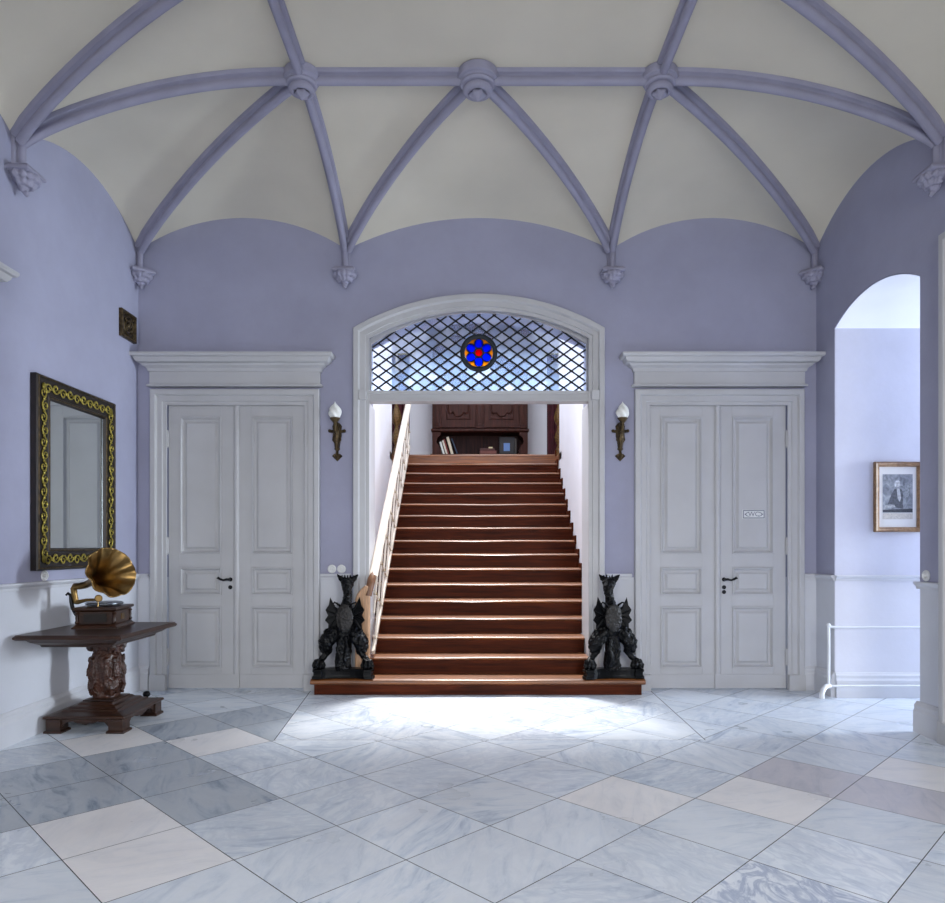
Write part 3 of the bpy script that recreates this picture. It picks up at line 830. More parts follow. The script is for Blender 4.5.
# ------------------------------------------------------------------ upstairs furniture
def at_px(px, y): return (px-472.5)/700*y
CY = 12.35
cb = empty('cabinet', (at_px(480.5, CY), CY, ZL-.036), 0, 'tall carved dark oak cabinet at the head of the stairs', 'cabinet')
HWc = .845; TOP = 5.34-ZL+.036; z0c = .30
mb = MB(); mb.box(-HWc, HWc, 0, .55, 0, z0c); mb.loft(-HWc, HWc, 0, .55, [(0, z0c-.05), (.03, z0c-.035), (.03, z0c-.005), (0, z0c)], False); mb.build('lower_cupboard', M_cab, cb, None, .004)
ND = z0c+.41       # underside of the upper doors
mb = MB(); mb.box(-HWc, HWc, .42, .55, z0c, ND)
for s in (-1, 1):
    e = [(s*(HWc), z0c), (s*(HWc-.16), z0c), (s*(HWc-.15), z0c+.1), (s*(HWc-.07), z0c+.22), (s*(HWc-.09), z0c+.29), (s*(HWc-.15), z0c+.35), (s*(HWc-.14), ND), (s*HWc, ND)]
    mb.prism(e, .03, .42, 'y')
mb.build('niche', M_cab, cb, None, .003)
mb = MB(); mb.box(-HWc, HWc, .03, .55, ND, TOP-.25)
mb.loft(-HWc, HWc, .03, .55, [(0, ND-.02), (.02, ND), (.02, ND+.03), (0, ND+.045)], False)
for x in (-HWc+.085, 0, HWc-.085):
    mb.box(x-.07, x+.07, 0, .03, ND+.05, TOP-.25); mb.box(x-.045, x+.045, -.015, 0, ND+.1, TOP-.32); mb.box(x-.02, x+.02, -.025, -.015, ND+.14, TOP-.4)
mb.build('upper_body', M_cab, cb, None, .004)
for s in (-1, 1):
    a, b_ = sorted((s*.075, s*(HWc-.16)))
    mb = MB(); mb.box(a, b_, -.005, .03, ND+.06, TOP-.27)
    dr = mb.build('door', M_cab, cb, None, .004)
    mb = MB(); panel(mb, a+.09, b_-.09, ND+.2, TOP-.42, -.008)
    c = (a+b_)/2; w = (b_-a)/2-.13
    L = [(c-w, ND+.33), (c-w*.75, ND+.30), (c-w*.55, ND+.33), (c-w*.3, ND+.27), (c, ND+.25), (c+w*.3, ND+.27), (c+w*.55, ND+.33), (c+w*.75, ND+.30), (c+w, ND+.33)]
    for zz, f in ((0, 1), (.0, -1)):
        pass
    mb.tube([(x, -.016, z) for x, z in L]+[(c+w, -.016, TOP-.55), (c-w, -.016, TOP-.55), (c-w, -.016, ND+.33)], .012, 6)
    mb.build('door_panel', M_cab, dr)
    mb = MB(); mb.ell((s*.11, -.02, (ND+TOP)/2), (.016, .012, .05), 8); mb.build('lock_plate', M_brass, dr, 60)
mb = MB(); mb.loft(-HWc, HWc, .0, .55, [(0, TOP-.27), (.02, TOP-.25), (.02, TOP-.18), (.05, TOP-.15), (.07, TOP-.1), (.11, TOP-.06), (.12, TOP-.02), (.12, TOP), (0, TOP+.01)], False)
mb.prism([(-.62, TOP), (.62, TOP), (.5, TOP+.07), (.25, TOP+.10), (0, TOP+.11), (-.25, TOP+.10), (-.5, TOP+.07)], .04, .3, 'y')
mb.build('cornice', M_cab, cb, 30)

zb = ZL-.036+z0c+.002
def book(px, lean, th, h, d, c, label, page='e5dccb', yy=CY+.12, group=None):
    o = empty('book', (at_px(px, yy), yy, zb), 0, label, 'book')
    Mx = rot('Y', lean)
    mb = MB(); 
    for a, b_ in ((0, .004), (th-.004, th)): mb.box(a, b_, 0, d, 0, h, Mx)
    mb.box(0, th, -.004, .004, 0, h, Mx); mb.build('cover', plain('book_cloth_'+c, c, .6), o)
    mb = MB(); mb.box(.004, th-.004, .006, d-.006, .004, h-.006, Mx); mb.build('page_block', plain('paper', page, .8), o)
book(443.5, -.28, .035, .235, .17, 'dfe0dc', 'leaning white book, leftmost in the cabinet niche')
book(446.6, -.29, .03, .26, .17, 'd9d2c2', 'leaning cream book touching the red one')
book(448.4, -.29, .026, .29, .17, '7d2a22', 'leaning red book between two cream ones')
book(451.6, -.27, .045, .325, .18, 'd8ccb4', 'thick leaning cream book, tallest of the leaning row')
book(457.6, -.36, .022, .31, .17, '24344a', 'leaning navy book at the end of the row')
o = empty('book', (at_px(488.5, CY+.15), CY+.15, zb), .05, 'dark red book lying flat in the middle of the niche', 'book')
mb = MB(); mb.box(-.15, .15, -.09, .09, 0, .006); mb.box(-.15, .15, -.09, .09, .062, .068); mb.box(-.15, -.145, -.09, .09, .006, .062); mb.build('cover', plain('dull_red_leather', '5a1d1a', .5), o)
mb = MB(); mb.box(-.143, .146, -.086, .086, .006, .062); mb.build('page_block', plain('brown_edges', '6e4038', .7), o)
o = MB(); o.box(-.13, .13, -.08, .08, 0, .04); o = o.build('slipcase', plain('brown_card', '4a2320', .6), None, None, .003); o.location = (at_px(487.5, CY+.15), CY+.15, zb+.069); tag(o, 'brown case lying on the flat red book', 'case')
o = MB(); o.box(-.035, .035, -.03, .03, 0, .025); o.box(-.033, .033, -.0305, -.028, .003, .022); o = o.build('card_box', plain('cream_card', 'd8c9a0', .7), None, None, .002); o.location = (at_px(491, CY+.12), CY+.12, zb+.11); tag(o, 'tiny cream box on top of the brown case', 'box')
o = empty('album', (at_px(507.5, CY+.14), CY+.14, zb), 0, 'big black album with a blue label standing upright in the niche', 'album')
mb = MB(); mb.box(-.135, .135, 0, .055, 0, .32); mb.build('cover', plain('black_board', '1d1a1b', .5), o, None, .004)
mb = MB(); mb.box(-.06, .05, -.003, 0, .07, .21)
lb = mb.build('label', plain('blue_label', '5d7fb5', .5, var=.02), o)
mb = MB(); mb.box(-.04, .03, -.005, -.003, .12, .135)
book(515.3, 0, .03, .29, .17, '3a3430', 'dark upright book squeezed beside the black album')

# curtains and gilt stands flanking the cabinet
def curtain(x0, x1, y, z0, z1, label):
    mb = MB(); n = 70
    def yy(u, k): return y+.03*math.sin(u*2*PI*4.5)*(1-.35*k)+.012*math.sin(u*2*PI*11+1)
    L0, L1 = [], []
    for zi in range(7):
        k = zi/6; z = z0+(z1-z0)*k; w = (x1-x0); L0.append([(x0+w*(u/n), yy(u/n, k), z) for u in range(n+1)]+[(x0+w*(u/n), yy(u/n, k)+.008, z) for u in range(n, -1, -1)])
    mb.loops(L0); cl = mb.build('cloth', M_velvet, None, 60)
    o = empty('curtain', ((x0+x1)/2, y, z0), 0, label, 'curtain'); cl.parent = o; cl.matrix_parent_inverse = loc(*o.location).inverted()
    mb = MB(); mb.tube([(x0-.03, y, z1+.012), (x1+.03, y, z1+.012)], .016, 10)
    for x in (x0-.03, x1+.03): mb.ell((x, y, z1+.012), .028, 10)
    r = mb.build('rod', M_gold, o, 60); r.matrix_parent_inverse = loc(*o.location).inverted()
CUY = 12.72
def stand(x, y, label):
    o = empty('candle_stand', (x, y, ZL-.036), 0, label, 'candle stand')
    mb = MB()
    for k in range(3):
        a = k*2*PI/3+PI/2; c, s = math.cos(a), math.sin(a)
        mb.tube([(c*.02, s*.02, .2), (c*.09, s*.09, .16), (c*.13, s*.13, .06), (c*.17, s*.17, .015)], [.03, .03, .025, .02], 10)
    mb.build('tripod_foot', M_stand, o, 50)
    mb = MB(); mb.lathe([(.02, .12), (.05, .16), (.04, .22), (.07, .3), (.05, .4), (.028, .46), (.06, .52), (.075, .6), (.04, .72), (.03, .8), (.065, .86), (.085, .95), (.06, 1.05), (.03, 1.15), (.03, 1.3), (.06, 1.36), (.075, 1.44), (.05, 1.52), (.03, 1.6), (.05, 1.68), (.09, 1.74), (.1, 1.77), (.02, 1.78)], 18, None, 6, .08)
    mb.build('shaft', M_stand, o, 50)
    mb = MB(); mb.lathe([(.03, 1.775), (.034, 1.8), (.024, 1.82), (.022, 2.1), (.004, 2.11)], 14); mb.build('candle', plain('ivory_wax', 'd9d0bd', .5), o, 50)
curtain(at_px(381, CUY), at_px(410, CUY), CUY, ZL-.03, 4.86, 'burgundy velvet curtain upstairs behind the stair railing')
curtain(at_px(547.5, CUY), at_px(577, CUY), CUY, ZL-.03, 4.86, 'burgundy velvet curtain upstairs beside the bare stair wall')
stand(at_px(397, 12.4), 12.4, 'gilt turned candle stand before the curtain behind the railing')
stand(at_px(559.5, 12.4), 12.4, 'gilt turned candle stand before the curtain on the bare wall side')
# ------------------------------------------------------------------ console table
tb = empty('console_table', (-2.822, 5.41, 0), 0, 'dark carved walnut pedestal table under the mirror, holding the gramophone', 'table')
mb = MB(); X0, X1, Y0, Y1 = -.315, .43, -.64, .27
mb.loft(X0, X1, Y0, Y1, [(-.05, .712), (-.012, .716), (-.002, .724), (0, .734), (-.006, .742), (-.014, .752)])
mb.build('tabletop', M_wood, tb, None, .002)
mb = MB(); mb.loft(X0, X1, Y0, Y1, [(-.135, .655), (-.125, .657), (-.118, .672), (-.10, .68), (-.075, .692), (-.06, .706), (-.05, .713)])
mb.build('underframe', M_wood, tb, None, .002)
bx, by = .285, .322
mb = MB(); mb.loft(-bx, bx, -by, by, [(-.012, .10), (.006, .106), (.012, .116), (.006, .126), (-.02, .132), (-.075, .14), (-.085, .152), (-.105, .156), (-.12, .17), (-.15, .176), (-.165, .19), (-.18, .194)])
mb.build('plinth', M_wood, tb, None, .002)
for sx in (-1, 1):
    for sy in (-1, 1):
        a, b_ = sorted((sx*bx, sx*(bx-.115))); c, d = sorted((sy*by, sy*(by-.115)))
        mb = MB(); mb.loft(a, b_, c, d, [(.008, .0), (.008, .016), (-.004, .022), (-.004, .1)]); mb.build('foot', M_wood, tb, None, .003)
ap_ = [(-.19, .105), (-.19, .03), (-.165, .05), (-.14, .078), (-.09, .083), (-.06, .07), (-.03, .066), (0, .058), (.03, .066), (.06, .07), (.09, .083), (.14, .078), (.165, .05), (.19, .03), (.19, .105)]
for s in (-1, 1):
    mb = MB(); mb.prism(ap_, s*(by-.03)-.012, s*(by-.03)+.012, 'y'); mb.build('apron', M_wood, tb)
    mb = MB(); mb.prism([(y*1.15, z) for y, z in ap_], s*(bx-.03)-.012, s*(bx-.03)+.012, 'x'); mb.build('apron', M_wood, tb)
# carved pedestal: foliage, masks and figures crowding a waisted square post
mb = MB(); L = []
for z, r in ((.19, .082), (.225, .086), (.25, .078), (.30, .088), (.38, .098), (.46, .098), (.53, .09), (.555, .08), (.575, .092), (.62, .103), (.655, .11), (.68, .112)):
    pts = []
    for i in range(28):
        a = 2*PI*i/28; c, s = math.cos(a), math.sin(a); k = (abs(c)**3.2+abs(s)**3.2)**(-1/3.2); pts.append((c*k*r, s*k*r*1.08, z))
    L.append(pts)
mb.loops(L)
R = random.Random(4)
for f in range(4):
    A = rot('Z', f*PI/2) @ Matrix.Diagonal((.78, .78, 1, 1))
    for sx in (-1, 1):       # a standing putto on either side of each face
        mb.ell((sx*.06, -.125, .49), (.026, .026, .03), 10, A); mb.tube([(sx*.06, -.125, .46), (sx*.065, -.132, .40), (sx*.055, -.122, .34)], [.022, .032, .026], 8, A)
        mb.tube([(sx*.05, -.125, .34), (sx*.075, -.135, .29), (sx*.05, -.115, .24)], [.022, .018, .014], 8, A); mb.tube([(sx*.085, -.12, .34), (sx*.10, -.12, .28), (sx*.09, -.105, .23)], [.02, .017, .014], 8, A)
        mb.tube([(sx*.075, -.125, .45), (sx*.11, -.13, .42), (sx*.10, -.135, .37)], [.013, .012, .01], 8, A)
        mb.ell((sx*.10, -.125, .60), (.03, .022, .035), 10, A)
    mb.ell((0, -.128, .62), (.03, .026, .036), 10, A); mb.ell((0, -.15, .61), (.009, .012, .014), 8, A)
    for i in range(26):
        mb.ell((R.uniform(-.1, .1), -.112-R.uniform(0, .014), R.uniform(.23, .64)), (R.uniform(.009, .02), .014, R.uniform(.012, .026)), 8, A)
remeshed(mb, 'carved_pedestal', M_carve, tb, .0045, 1, .0045, 85, 2)
mb = MB(); mb.loft(-.11, .11, -.118, .118, [(-.01, .188), (.008, .192), (.008, .202), (-.03, .21)]); mb.build('collar', M_wood, tb, None, .002)

o = empty('doorstop', (-2.73, 5.87, 0), 0, 'small black iron doorstop behind the table foot', 'doorstop')
mb = MB(); mb.loft(-.06, .06, -.05, .05, [(0, .002), (0, .03), (-.02, .045)]); mb.build('base', M_iron, o, None, .004)
mb = MB(); mb.lathe([(.012, .04), (.012, .10), (.026, .11), (.03, .128), (.022, .146), (.004, .152)], 14); mb.build('knob', M_iron, o, 50)

# ------------------------------------------------------------------ gramophone
GE = Vector((-2.815, 5.36, .752))
gr = empty('gramophone', GE, 0, 'brass-horned gramophone in a dark wooden case on the carved table', 'gramophone')
B = rot('Z', math.radians(7))
mb = MB(); mb.loft(-.135, .135, -.165, .165, [(.025, 0), (.025, .008), (.012, .018), (.004, .03), (-.004, .034), (-.004, .122), (.006, .13), (.018, .138), (.018, .152), (.012, .157)], True, B)
for sx in (-1, 1):
    for sy in (-1, 1): mb.lathe([(.012, .034), (.018, .045), (.011, .06), (.014, .08), (.011, .1), (.018, .112), (.012, .122)], 12, B @ loc(sx*.13, sy*.16, 0))
case = mb.build('case', M_wood, gr, 40)
mb = MB(); mb.box(-.08, .08, -.1735, -.168, .05, .108, B); mb.build('case_panel', M_blackfr, case)
mb = MB(); mb.box(.13, .1365, -.03, .03, .055, .10, B); mb.build('name_plate', M_brass, case, None, .002)
mb = MB(); mb.lathe([(.02, .155), (.02, .166), (.128, .167), (.132, .172), (.132, .18), (.128, .183), (.004, .182)], 40, B); mb.build('turntable', M_steel, gr, 40)
mb = MB(); mb.lathe([(.004, .183), (.122, .183), (.124, .185), (.122, .187), (.04, .188), (.004, .1885)], 40, B); mb.build('record', M_vinyl, gr, 40)
C = Vector((-2.615, 5.08, 1.175))-GE; T = Vector((-2.85, 5.22, 1.09))-GE; A = (C-T).normalized(); LH = (C-T).length
ax = Vector((0, 0, 1)).cross(A).normalized(); ay = A.cross(ax)
HM = Matrix(((ax.x, ay.x, A.x, T.x), (ax.y, ay.y, A.y, T.y), (ax.z, ay.z, A.z, T.z), (0, 0, 0, 1)))
def bell(off):
    L = []; n = 80
    for i in range(23):
        t = i/22; r = .026+.04*t+.108*t**2.6+off; L.append((t, r))
    out = []
    for t, r in L:
        ring = []
        for k in range(n):
            a = 2*PI*k/n; lob = 1+.055*t**1.5*(abs(math.sin(a*4.5))-.45); ring.append((r*lob*math.cos(a), r*lob*math.sin(a), LH*t+.01*t**4*math.cos(9*a)))
        out.append(ring)
    return out
mb = MB(); o_, i_ = bell(.003), bell(0)
rim = [[(x*1.035, y*1.035, z-.006) for x, y, z in o_[-1]], [(x*1.045, y*1.045, z+.002) for x, y, z in o_[-1]], [(x*1.02, y*1.02, z+.006) for x, y, z in o_[-1]]]
mb.loops(o_+rim+list(reversed(i_)), HM, False, False)
horn = mb.build('horn', M_brass, gr, 180)
E1 = Vector((-2.98, 5.26, 1.055))-GE
mb = MB(); mb.tube([T+A*.01, T-A*.06, E1.lerp(T, .25), E1+Vector((.0, 0, .008)), E1+Vector((-.014, .004, -.012)), E1+Vector((-.012, .006, -.05)), E1+Vector((0, .008, -.11))], [.029, .027, .025, .025, .024, .021, .02], 16)
mb.build('elbow', M_brass, horn, 70)
P1 = E1+Vector((0, .008, -.10)); P2 = Vector((-2.80, 5.22, .965))-GE
mb = MB(); mb.tube([P1+Vector((-.01, .004, -.01)), P1+Vector((.02, -.01, -.012)), P1.lerp(P2, .5), P2], [.018, .017, .012, .009], 12); arm = mb.build('tone_arm', M_brass, gr, 60)
mb = MB(); mb.lathe([(.002, -.012), (.024, -.012), (.027, -.006), (.027, .008), (.022, .013), (.002, .014)], 20, loc(*(P2+Vector((.02, -.01, .01)))) @ rot('Z', .5) @ rot('X', PI/2)); mb.tube([P2+Vector((.02, -.015, -.02)), P2+Vector((.022, -.022, -.052))], .003, 6)
mb.build('sound_box', M_brass, arm, 40)
mb = MB(); q = P1+Vector((-.02, -.01, -.005))
mb.tube([q+Vector((-.05, .0, .045)), q+Vector((-.035, 0, .06)), q+Vector((-.015, 0, .045)), q+Vector((-.012, 0, 0)), q+Vector((0, 0, -.05)), q+Vector((.035, -.01, -.10)), q+Vector((.09, -.02, -.115))], [.007, .01, .012, .013, .015, .016, .014], 10)
mb.build('bracket', M_handle, gr, 60)

# ------------------------------------------------------------------ wall mirror (faces +X)
MW, MH = 1.11, 1.43
mr = empty('wall_mirror', (XL, 5.59, 1.185), 0, 'large wall mirror in a dark frame with gilt scrollwork above the table', 'mirror')
def frame_loops(mb, w, h, prof, M=None):
    # prof: (inset from the outer edge, height off the wall)
    mb.loops([[(d, -w/2+i, i), (d, w/2-i, i), (d, w/2-i, h-i), (d, -w/2+i, h-i)] for i, d in prof], M, False, False)
FW = .165
mb = MB(); frame_loops(mb, MW, MH, [(0, .003), (0, .045), (.008, .055), (.02, .056), (.026, .05), (FW-.03, .046), (FW-.026, .052), (FW-.014, .052), (FW-.006, .04), (FW, .03), (FW, .003)])
fr_ = mb.build('frame', M_blackfr, mr)
mb = MB(); frame_loops(mb, MW, MH, [(.012, .055), (.014, .0595), (.02, .0595), (.022, .055)]); frame_loops(mb, MW, MH, [(FW-.022, .051), (FW-.02, .0555), (FW-.012, .055), (FW-.01, .05)])
gl_ = mb.build('gilt_edge', M_bronze, mr)
mb = MB(); i = FW-.004; mb.box(.02, .028, -MW/2+i, MW/2-i, i, MH-i); mb.build('mirror_glass', M_mirror, mr)
def scroll(mb, p0, p1, n, amp, x=.054):
    p0, p1 = Vector(p0), Vector(p1); d = (p1-p0).normalized(); u = Vector((-d.y, d.x)); L = (p1-p0).length; st_ = L/n
    mid = [p0+d*L*t/80+u*amp*.6*math.sin(PI*n*t/80) for t in range(81)]
    mb.tube([(x, p.x, p.y) for p in mid], .0045, 6)
    for k in range(n):
        s = 1 if k % 2 == 0 else -1; c = p0+d*st_*(k+.5)-u*s*amp*.25
        sp = []
        for j in range(17):
            a = j/16*2.6*PI; r = amp*.95*(1-.75*j/16); sp.append(c+d*r*math.cos(a)*1.0+u*s*r*math.sin(a))
        mb.tube([(x+.001, p.x, p.y) for p in sp], [.0058*(1-.4*j/16) for j in range(17)], 6)
        for j in (0, 5, 9): mb.ell((x, *(sp[j]+u*s*.008)), (.005, .011, .008), 6)
        mb.ell((x, *(p0+d*st_*k)), (.006, .012, .012), 8)
ic = FW*.5
for a, b_, n in (((-MW/2+ic, ic), (MW/2-ic, ic), 10), ((-MW/2+ic, MH-ic), (MW/2-ic, MH-ic), 10), ((-MW/2+ic, ic), (-MW/2+ic, MH-ic), 14), ((MW/2-ic, ic), (MW/2-ic, MH-ic), 14)):
    mb = MB(); scroll(mb, a, b_, n, .044); mb.ell((.054, *a), (.009, .028, .028), 10); mb.ell((.054, *b_), (.009, .028, .028), 10)
    mb.build('gilt_scroll', M_gold, fr_, 60)

# ------------------------------------------------------------------ carved plaque
pq = empty('wall_plaque', (XL, 6.435, 3.265), 0, 'small square dark carved plaque high on the mirror wall near the corner', 'plaque')
mb = MB(); frame_loops(mb, .27, .25, [(0, .002), (0, .03), (.006, .036), (.022, .036), (.03, .02), (.03, .002)]); mb.build('frame', M_bronze, pq)
mb = MB(); mb.box(.002, .016, -.11, .11, .027, .223); bk = mb.build('panel', M_blackfr, pq)
mb = MB()
for r, w in ((.085, .010), (.05, .009)): mb.tube([(.018, r*math.cos(a), .125+r*math.sin(a)) for a in [2*PI*i/24*(.85 if r < .06 else 1) for i in range(25)]], w, 8)
mb.ell((.02, .01, .13), (.018, .03, .035), 10); mb.ell((.02, -.03, .10), (.016, .026, .02), 10); mb.ell((.02, .05, .09), (.014, .018, .018), 8); mb.tube([(.02, -.06, .18), (.024, -.02, .16), (.024, .02, .19), (.02, .06, .17)], .009, 8)
for a in range(4): mb.ell((.018, .09*(-1)**a, .045+.16*(a//2)), (.01, .014, .014), 8)
mb.build('relief', M_bronze, pq, 60)

# ------------------------------------------------------------------ sconces
def sconce(x, label):
    o = empty('wall_sconce', (x, YB, 2.175), 0, label, 'wall lamp', None)
    mb = MB()
    poly = [(0, 0), (.05, .05), (.035, .065), (.012, .06), (.012, .10), (.028, .115), (.022, .13), (.03, .19), (.042, .24), (.04, .27), (.075, .275), (.07, .30), (.04, .30), (.045, .335), (.025, .36), (.0, .375)]
    poly = poly+[(-a, b_) for a, b_ in reversed(poly[1:-1])]
    mb.loops([[(a*k, y, .18+(b_-.18)*k2) for a, b_ in poly] for k, k2, y in ((1, 1, -.002), (1, 1, -.012), (.7, .96, -.024))])
    mb.tube([(0, -.02, .10), (0, -.034, .2), (0, -.042, .28), (0, -.03, .36)], [.012, .028, .032, .012], 10)
    mb.tube([(0, -.02, .02), (0, -.03, .05), (0, -.02, .09)], [.008, .02, .008], 8)
    for s in (-1, 1): mb.ell((s*.07, -.018, .288), .016, 8); mb.tube([(s*.01, -.03, .16), (s*.035, -.03, .2), (s*.03, -.03, .25)], [.006, .01, .006], 6)
    mb.build('backplate', M_bronze, o, 50)
    mb = MB(); mb.tube([(0, -.03, .27), (0, -.08, .265), (0, -.115, .29), (0, -.115, .335)], [.014, .011, .011, .014], 10); mb.ell((0, -.075, .262), .018, 8)
    mb.build('arm', M_bronze, o, 60)
    mb = MB(); mb.lathe([(.004, .315), (.018, .325), (.014, .345), (.03, .365), (.044, .385), (.046, .394), (.004, .392)], 18, loc(0, -.115, 0), 6, .08); mb.build('cup', M_bronze, o, 50)
    mb = MB(); L = []
    for i in range(15):
        t = i/14; r = .012+.05*math.sin(PI*min(1, t*.93+.12))**.8*(1-.35*t); r = max(r*(1-t**6), .003); z = .39+.155*t; tw = 2.2*t
        L.append([(r*(1+.16*math.cos(5*a+tw*5))*math.cos(a), -.115+r*(1+.16*math.cos(5*a+tw*5))*math.sin(a), z) for a in [2*PI*k/40 for k in range(40)]])
    mb.loops(L); mb.build('flame_shade', M_flame, o, 70)
sconce(-1.283, 'bronze wall lamp with a white glass flame beside the gramophone door')
sconce(1.41, 'bronze wall lamp with a white glass flame beside the WC door')

# ------------------------------------------------------------------ cast iron dragons
def dragon(at, rz, label, turn, lean):
    o = empty('dragon_statue', at, rz, label, 'statue', None)
    front = [(.20*math.sin(a), -.085+.055*math.cos(a)-.02) for a in [-PI/2+PI*i/10 for i in range(11)]]
    poly = [(-.29, -.035), (-.275, -.105), (-.205, -.105)]+front+[(.205, -.105), (.275, -.105), (.29, -.035), (.10, .058), (-.10, .058)]
    mb = MB(); L = []
    for k, z in ((1, .001), (1, .022), (.97, .028), (.955, .036), (.955, .062), (.985, .068), (.985, .084), (.95, .09)): L.append([(x*k, y*k, z) for x, y in poly])
    mb.loops(L); mb.build('base', M_iron, o, None, .002)
    mb = MB()
    for s in (-1, 1):
        fx = s*.222
        mb.ell((fx, -.035, .118), (.058, .05, .042), 14)                      # gripped ball
        for a in (-.9, -.3, .35, 1.0):
            c, sn = math.sin(a), math.cos(a)
            mb.tube([(fx-s*.01, -.02, .165), (fx+c*.04, -.03-sn*.035, .158), (fx+c*.062, -.035-sn*.052, .12), (fx+c*.058, -.035-sn*.056, .092)], [.022, .018, .014, .006], 8)
        mb.tube([(s*.055, .01, .455), (s*.115, -.015, .39), (s*.165, -.035, .325), (s*.155, -.015, .27)], [.06, .075, .07, .05], 12)
        mb.tube([(s*.16, -.03, .30), (s*.145, .0, .245), (s*.18, -.01, .20), (s*.215, -.02, .16)], [.052, .036, .028, .03], 10)
        for (ax_, az, r) in ((.185, .37, .03), (.205, .33, .028), (.205, .29, .026), (.195, .255, .022), (.155, .42, .03), (.115, .45, .03), (.21, .31, .02)):
            mb.ell((s*ax_, -.03, az), (r, r*1.1, r*1.25), 8)                   # feathered thigh
        for (ax_, az) in ((.10, .36), (.13, .33), (.12, .40), (.16, .36), (.09, .42)):
            mb.ell((s*ax_, -.085, az), (.022, .016, .03), 8)
        mb.tube([(lean*.6+s*.04, -.04, .655), (lean*.6+s*.07, -.055, .69), (lean*.6+s*.10, -.055, .70), (lean*.6+s*.112, -.05, .68), (lean*.6+s*.092, -.05, .668)], [.013, .011, .009, .008, .005], 8)  # collar curl
    mb.tube([(0, -.022, .08), (-.01, -.02, .16), (.005, -.015, .25), (0, -.005, .34), (0, .0, .43)], [.078, .074, .07, .068, .072], 14)
    for i in range(9): mb.ell((.03*math.sin(i*2.1), -.06, .12+i*.036), (.026, .022, .026), 8)
    for s in (-1, 1): mb.tube([(s*.03, -.06, .36), (s*.045, -.075, .27), (s*.02, -.085, .19), (s*.05, -.08, .115)], [.022, .02, .018, .02], 8)
    mb.ell((lean*.5, 0, .54), (.085, .075, .145), 16); mb.ell((0, -.005, .44), (.095, .08, .06), 12)
    mb.tube([(lean*.6, .005, .63), (lean*.8, .015, .70), (lean+turn*.01, .015, .78), (lean+turn*.012, .0, .86)], [.065, .044, .036, .042], 14)
    T_ = loc(lean+turn*.012, 0, .87) @ rot('Z', turn*.45)
    mb.ell((0, -.01, .0), (.062, .06, .055), 14, T_)
    mb.tube([(0, -.03, -.005), (0, -.085, -.045), (0, -.115, -.09)], [.05, .042, .026], 12, T_); mb.tube([(0, -.03, -.04), (0, -.06, -.09), (0, -.075, -.13)], [.03, .024, .014], 10, T_)
    for s in (-1, 1):
        mb.tube([(s*.035, .0, .025), (s*.065, .0, .05), (s*.095, -.005, .085)], [.028, .024, .006], 8, T_)
        mb.ell((s*.042, -.055, .012), .017, 8, T_); mb.ell((s*.02, -.122, -.085), .011, 8, T_)
    for i in range(5): mb.tube([((i-2)*.022, 0, .035), ((i-2)*.026, .005, .075+.008*(i % 2))], [.011, .006], 6, T_)
    remeshed(mb, 'body', M_iron, o, .005, 1, .006, 48, at[0])
    mb = MB(); mb.lathe([(.001, .022), (.04, .02), (.062, .012), (.07, .0), (.066, -.012), (.001, -.014)], 28, loc(lean*.5, -.075, .56) @ Matrix.Diagonal((1.15, 1, 1.8, 1)) @ rot('X', PI/2))
    remeshed(mb, 'oval_shield', M_shield, o, .005, 1, .006, 50, 1)
    for s in (-1, 1):
        W = loc(lean*.5+s*.058, -.02, 0) @ rot('Z', -s*.2)
        P = [(-.03, .67), (.0, .665), (.03, .685), (.055, .72), (.07, .765), (.082, .70), (.108, .66), (.088, .615), (.112, .575), (.085, .545), (.088, .50), (.05, .51), (.02, .495), (-.02, .515), (-.03, .56)]
        P = [(s*(a*1.14), .562+(b_-.6)*1.12) for a, b_ in P]
        mb = MB(); mb.prism(P, -.007, .005, 'y', W)
        for tip in ((.07, .755), (.104, .658), (.107, .577), (.083, .505)):
            mb.tube([(s*-.02, -.008, .562), (s*tip[0]*.57, -.016, (.6+tip[1])/2-.026), (s*tip[0]*1.11, -.006, .562+(tip[1]-.6)*1.1)], [.011, .008, .004], 6, W)
        mb.build('wing', M_iron, o, 30)
dragon((-1.185, 6.485, .151), .0, 'black iron winged dragon on the bottom step by the newel post', .2, .03)
dragon((1.295, 6.485, .151), .10, 'black iron winged dragon on the bottom step beside the WC door', -1, -.012)

# ------------------------------------------------------------------ switches and sockets
def switch(at, rz, label, group=None):
    o = empty('wall_switch', at, rz, label, 'switch', group)
    mb = MB(); mb.lathe([(.001, .001), (.041, .001), (.042, .006), (.036, .013), (.026, .014), (.024, .008), (.001, .007)], 28, rot('X', PI/2)); mb.build('plate', M_enamel, o, 40)
    mb = MB(); mb.lathe([(.001, .006), (.012, .007), (.011, .024), (.001, .026)], 16, rot('X', PI/2)); mb.box(-.004, .004, -.034, -.022, -.013, .013); mb.build('knob', M_enamel, o, 40)
switch((-1.334, YB, 1.15), 0, 'round white wall switch above the left dragon, nearer the door')
switch((-1.243, YB, 1.15), 0, 'round white wall switch above the left dragon, nearer the stairs')
switch((XL, 5.2, 1.145), PI/2, 'round white wall switch just under the mirror frame')
switch((XR, 5.05, 1.15), -PI/2, 'round white wall socket on the pier above its chair rail')

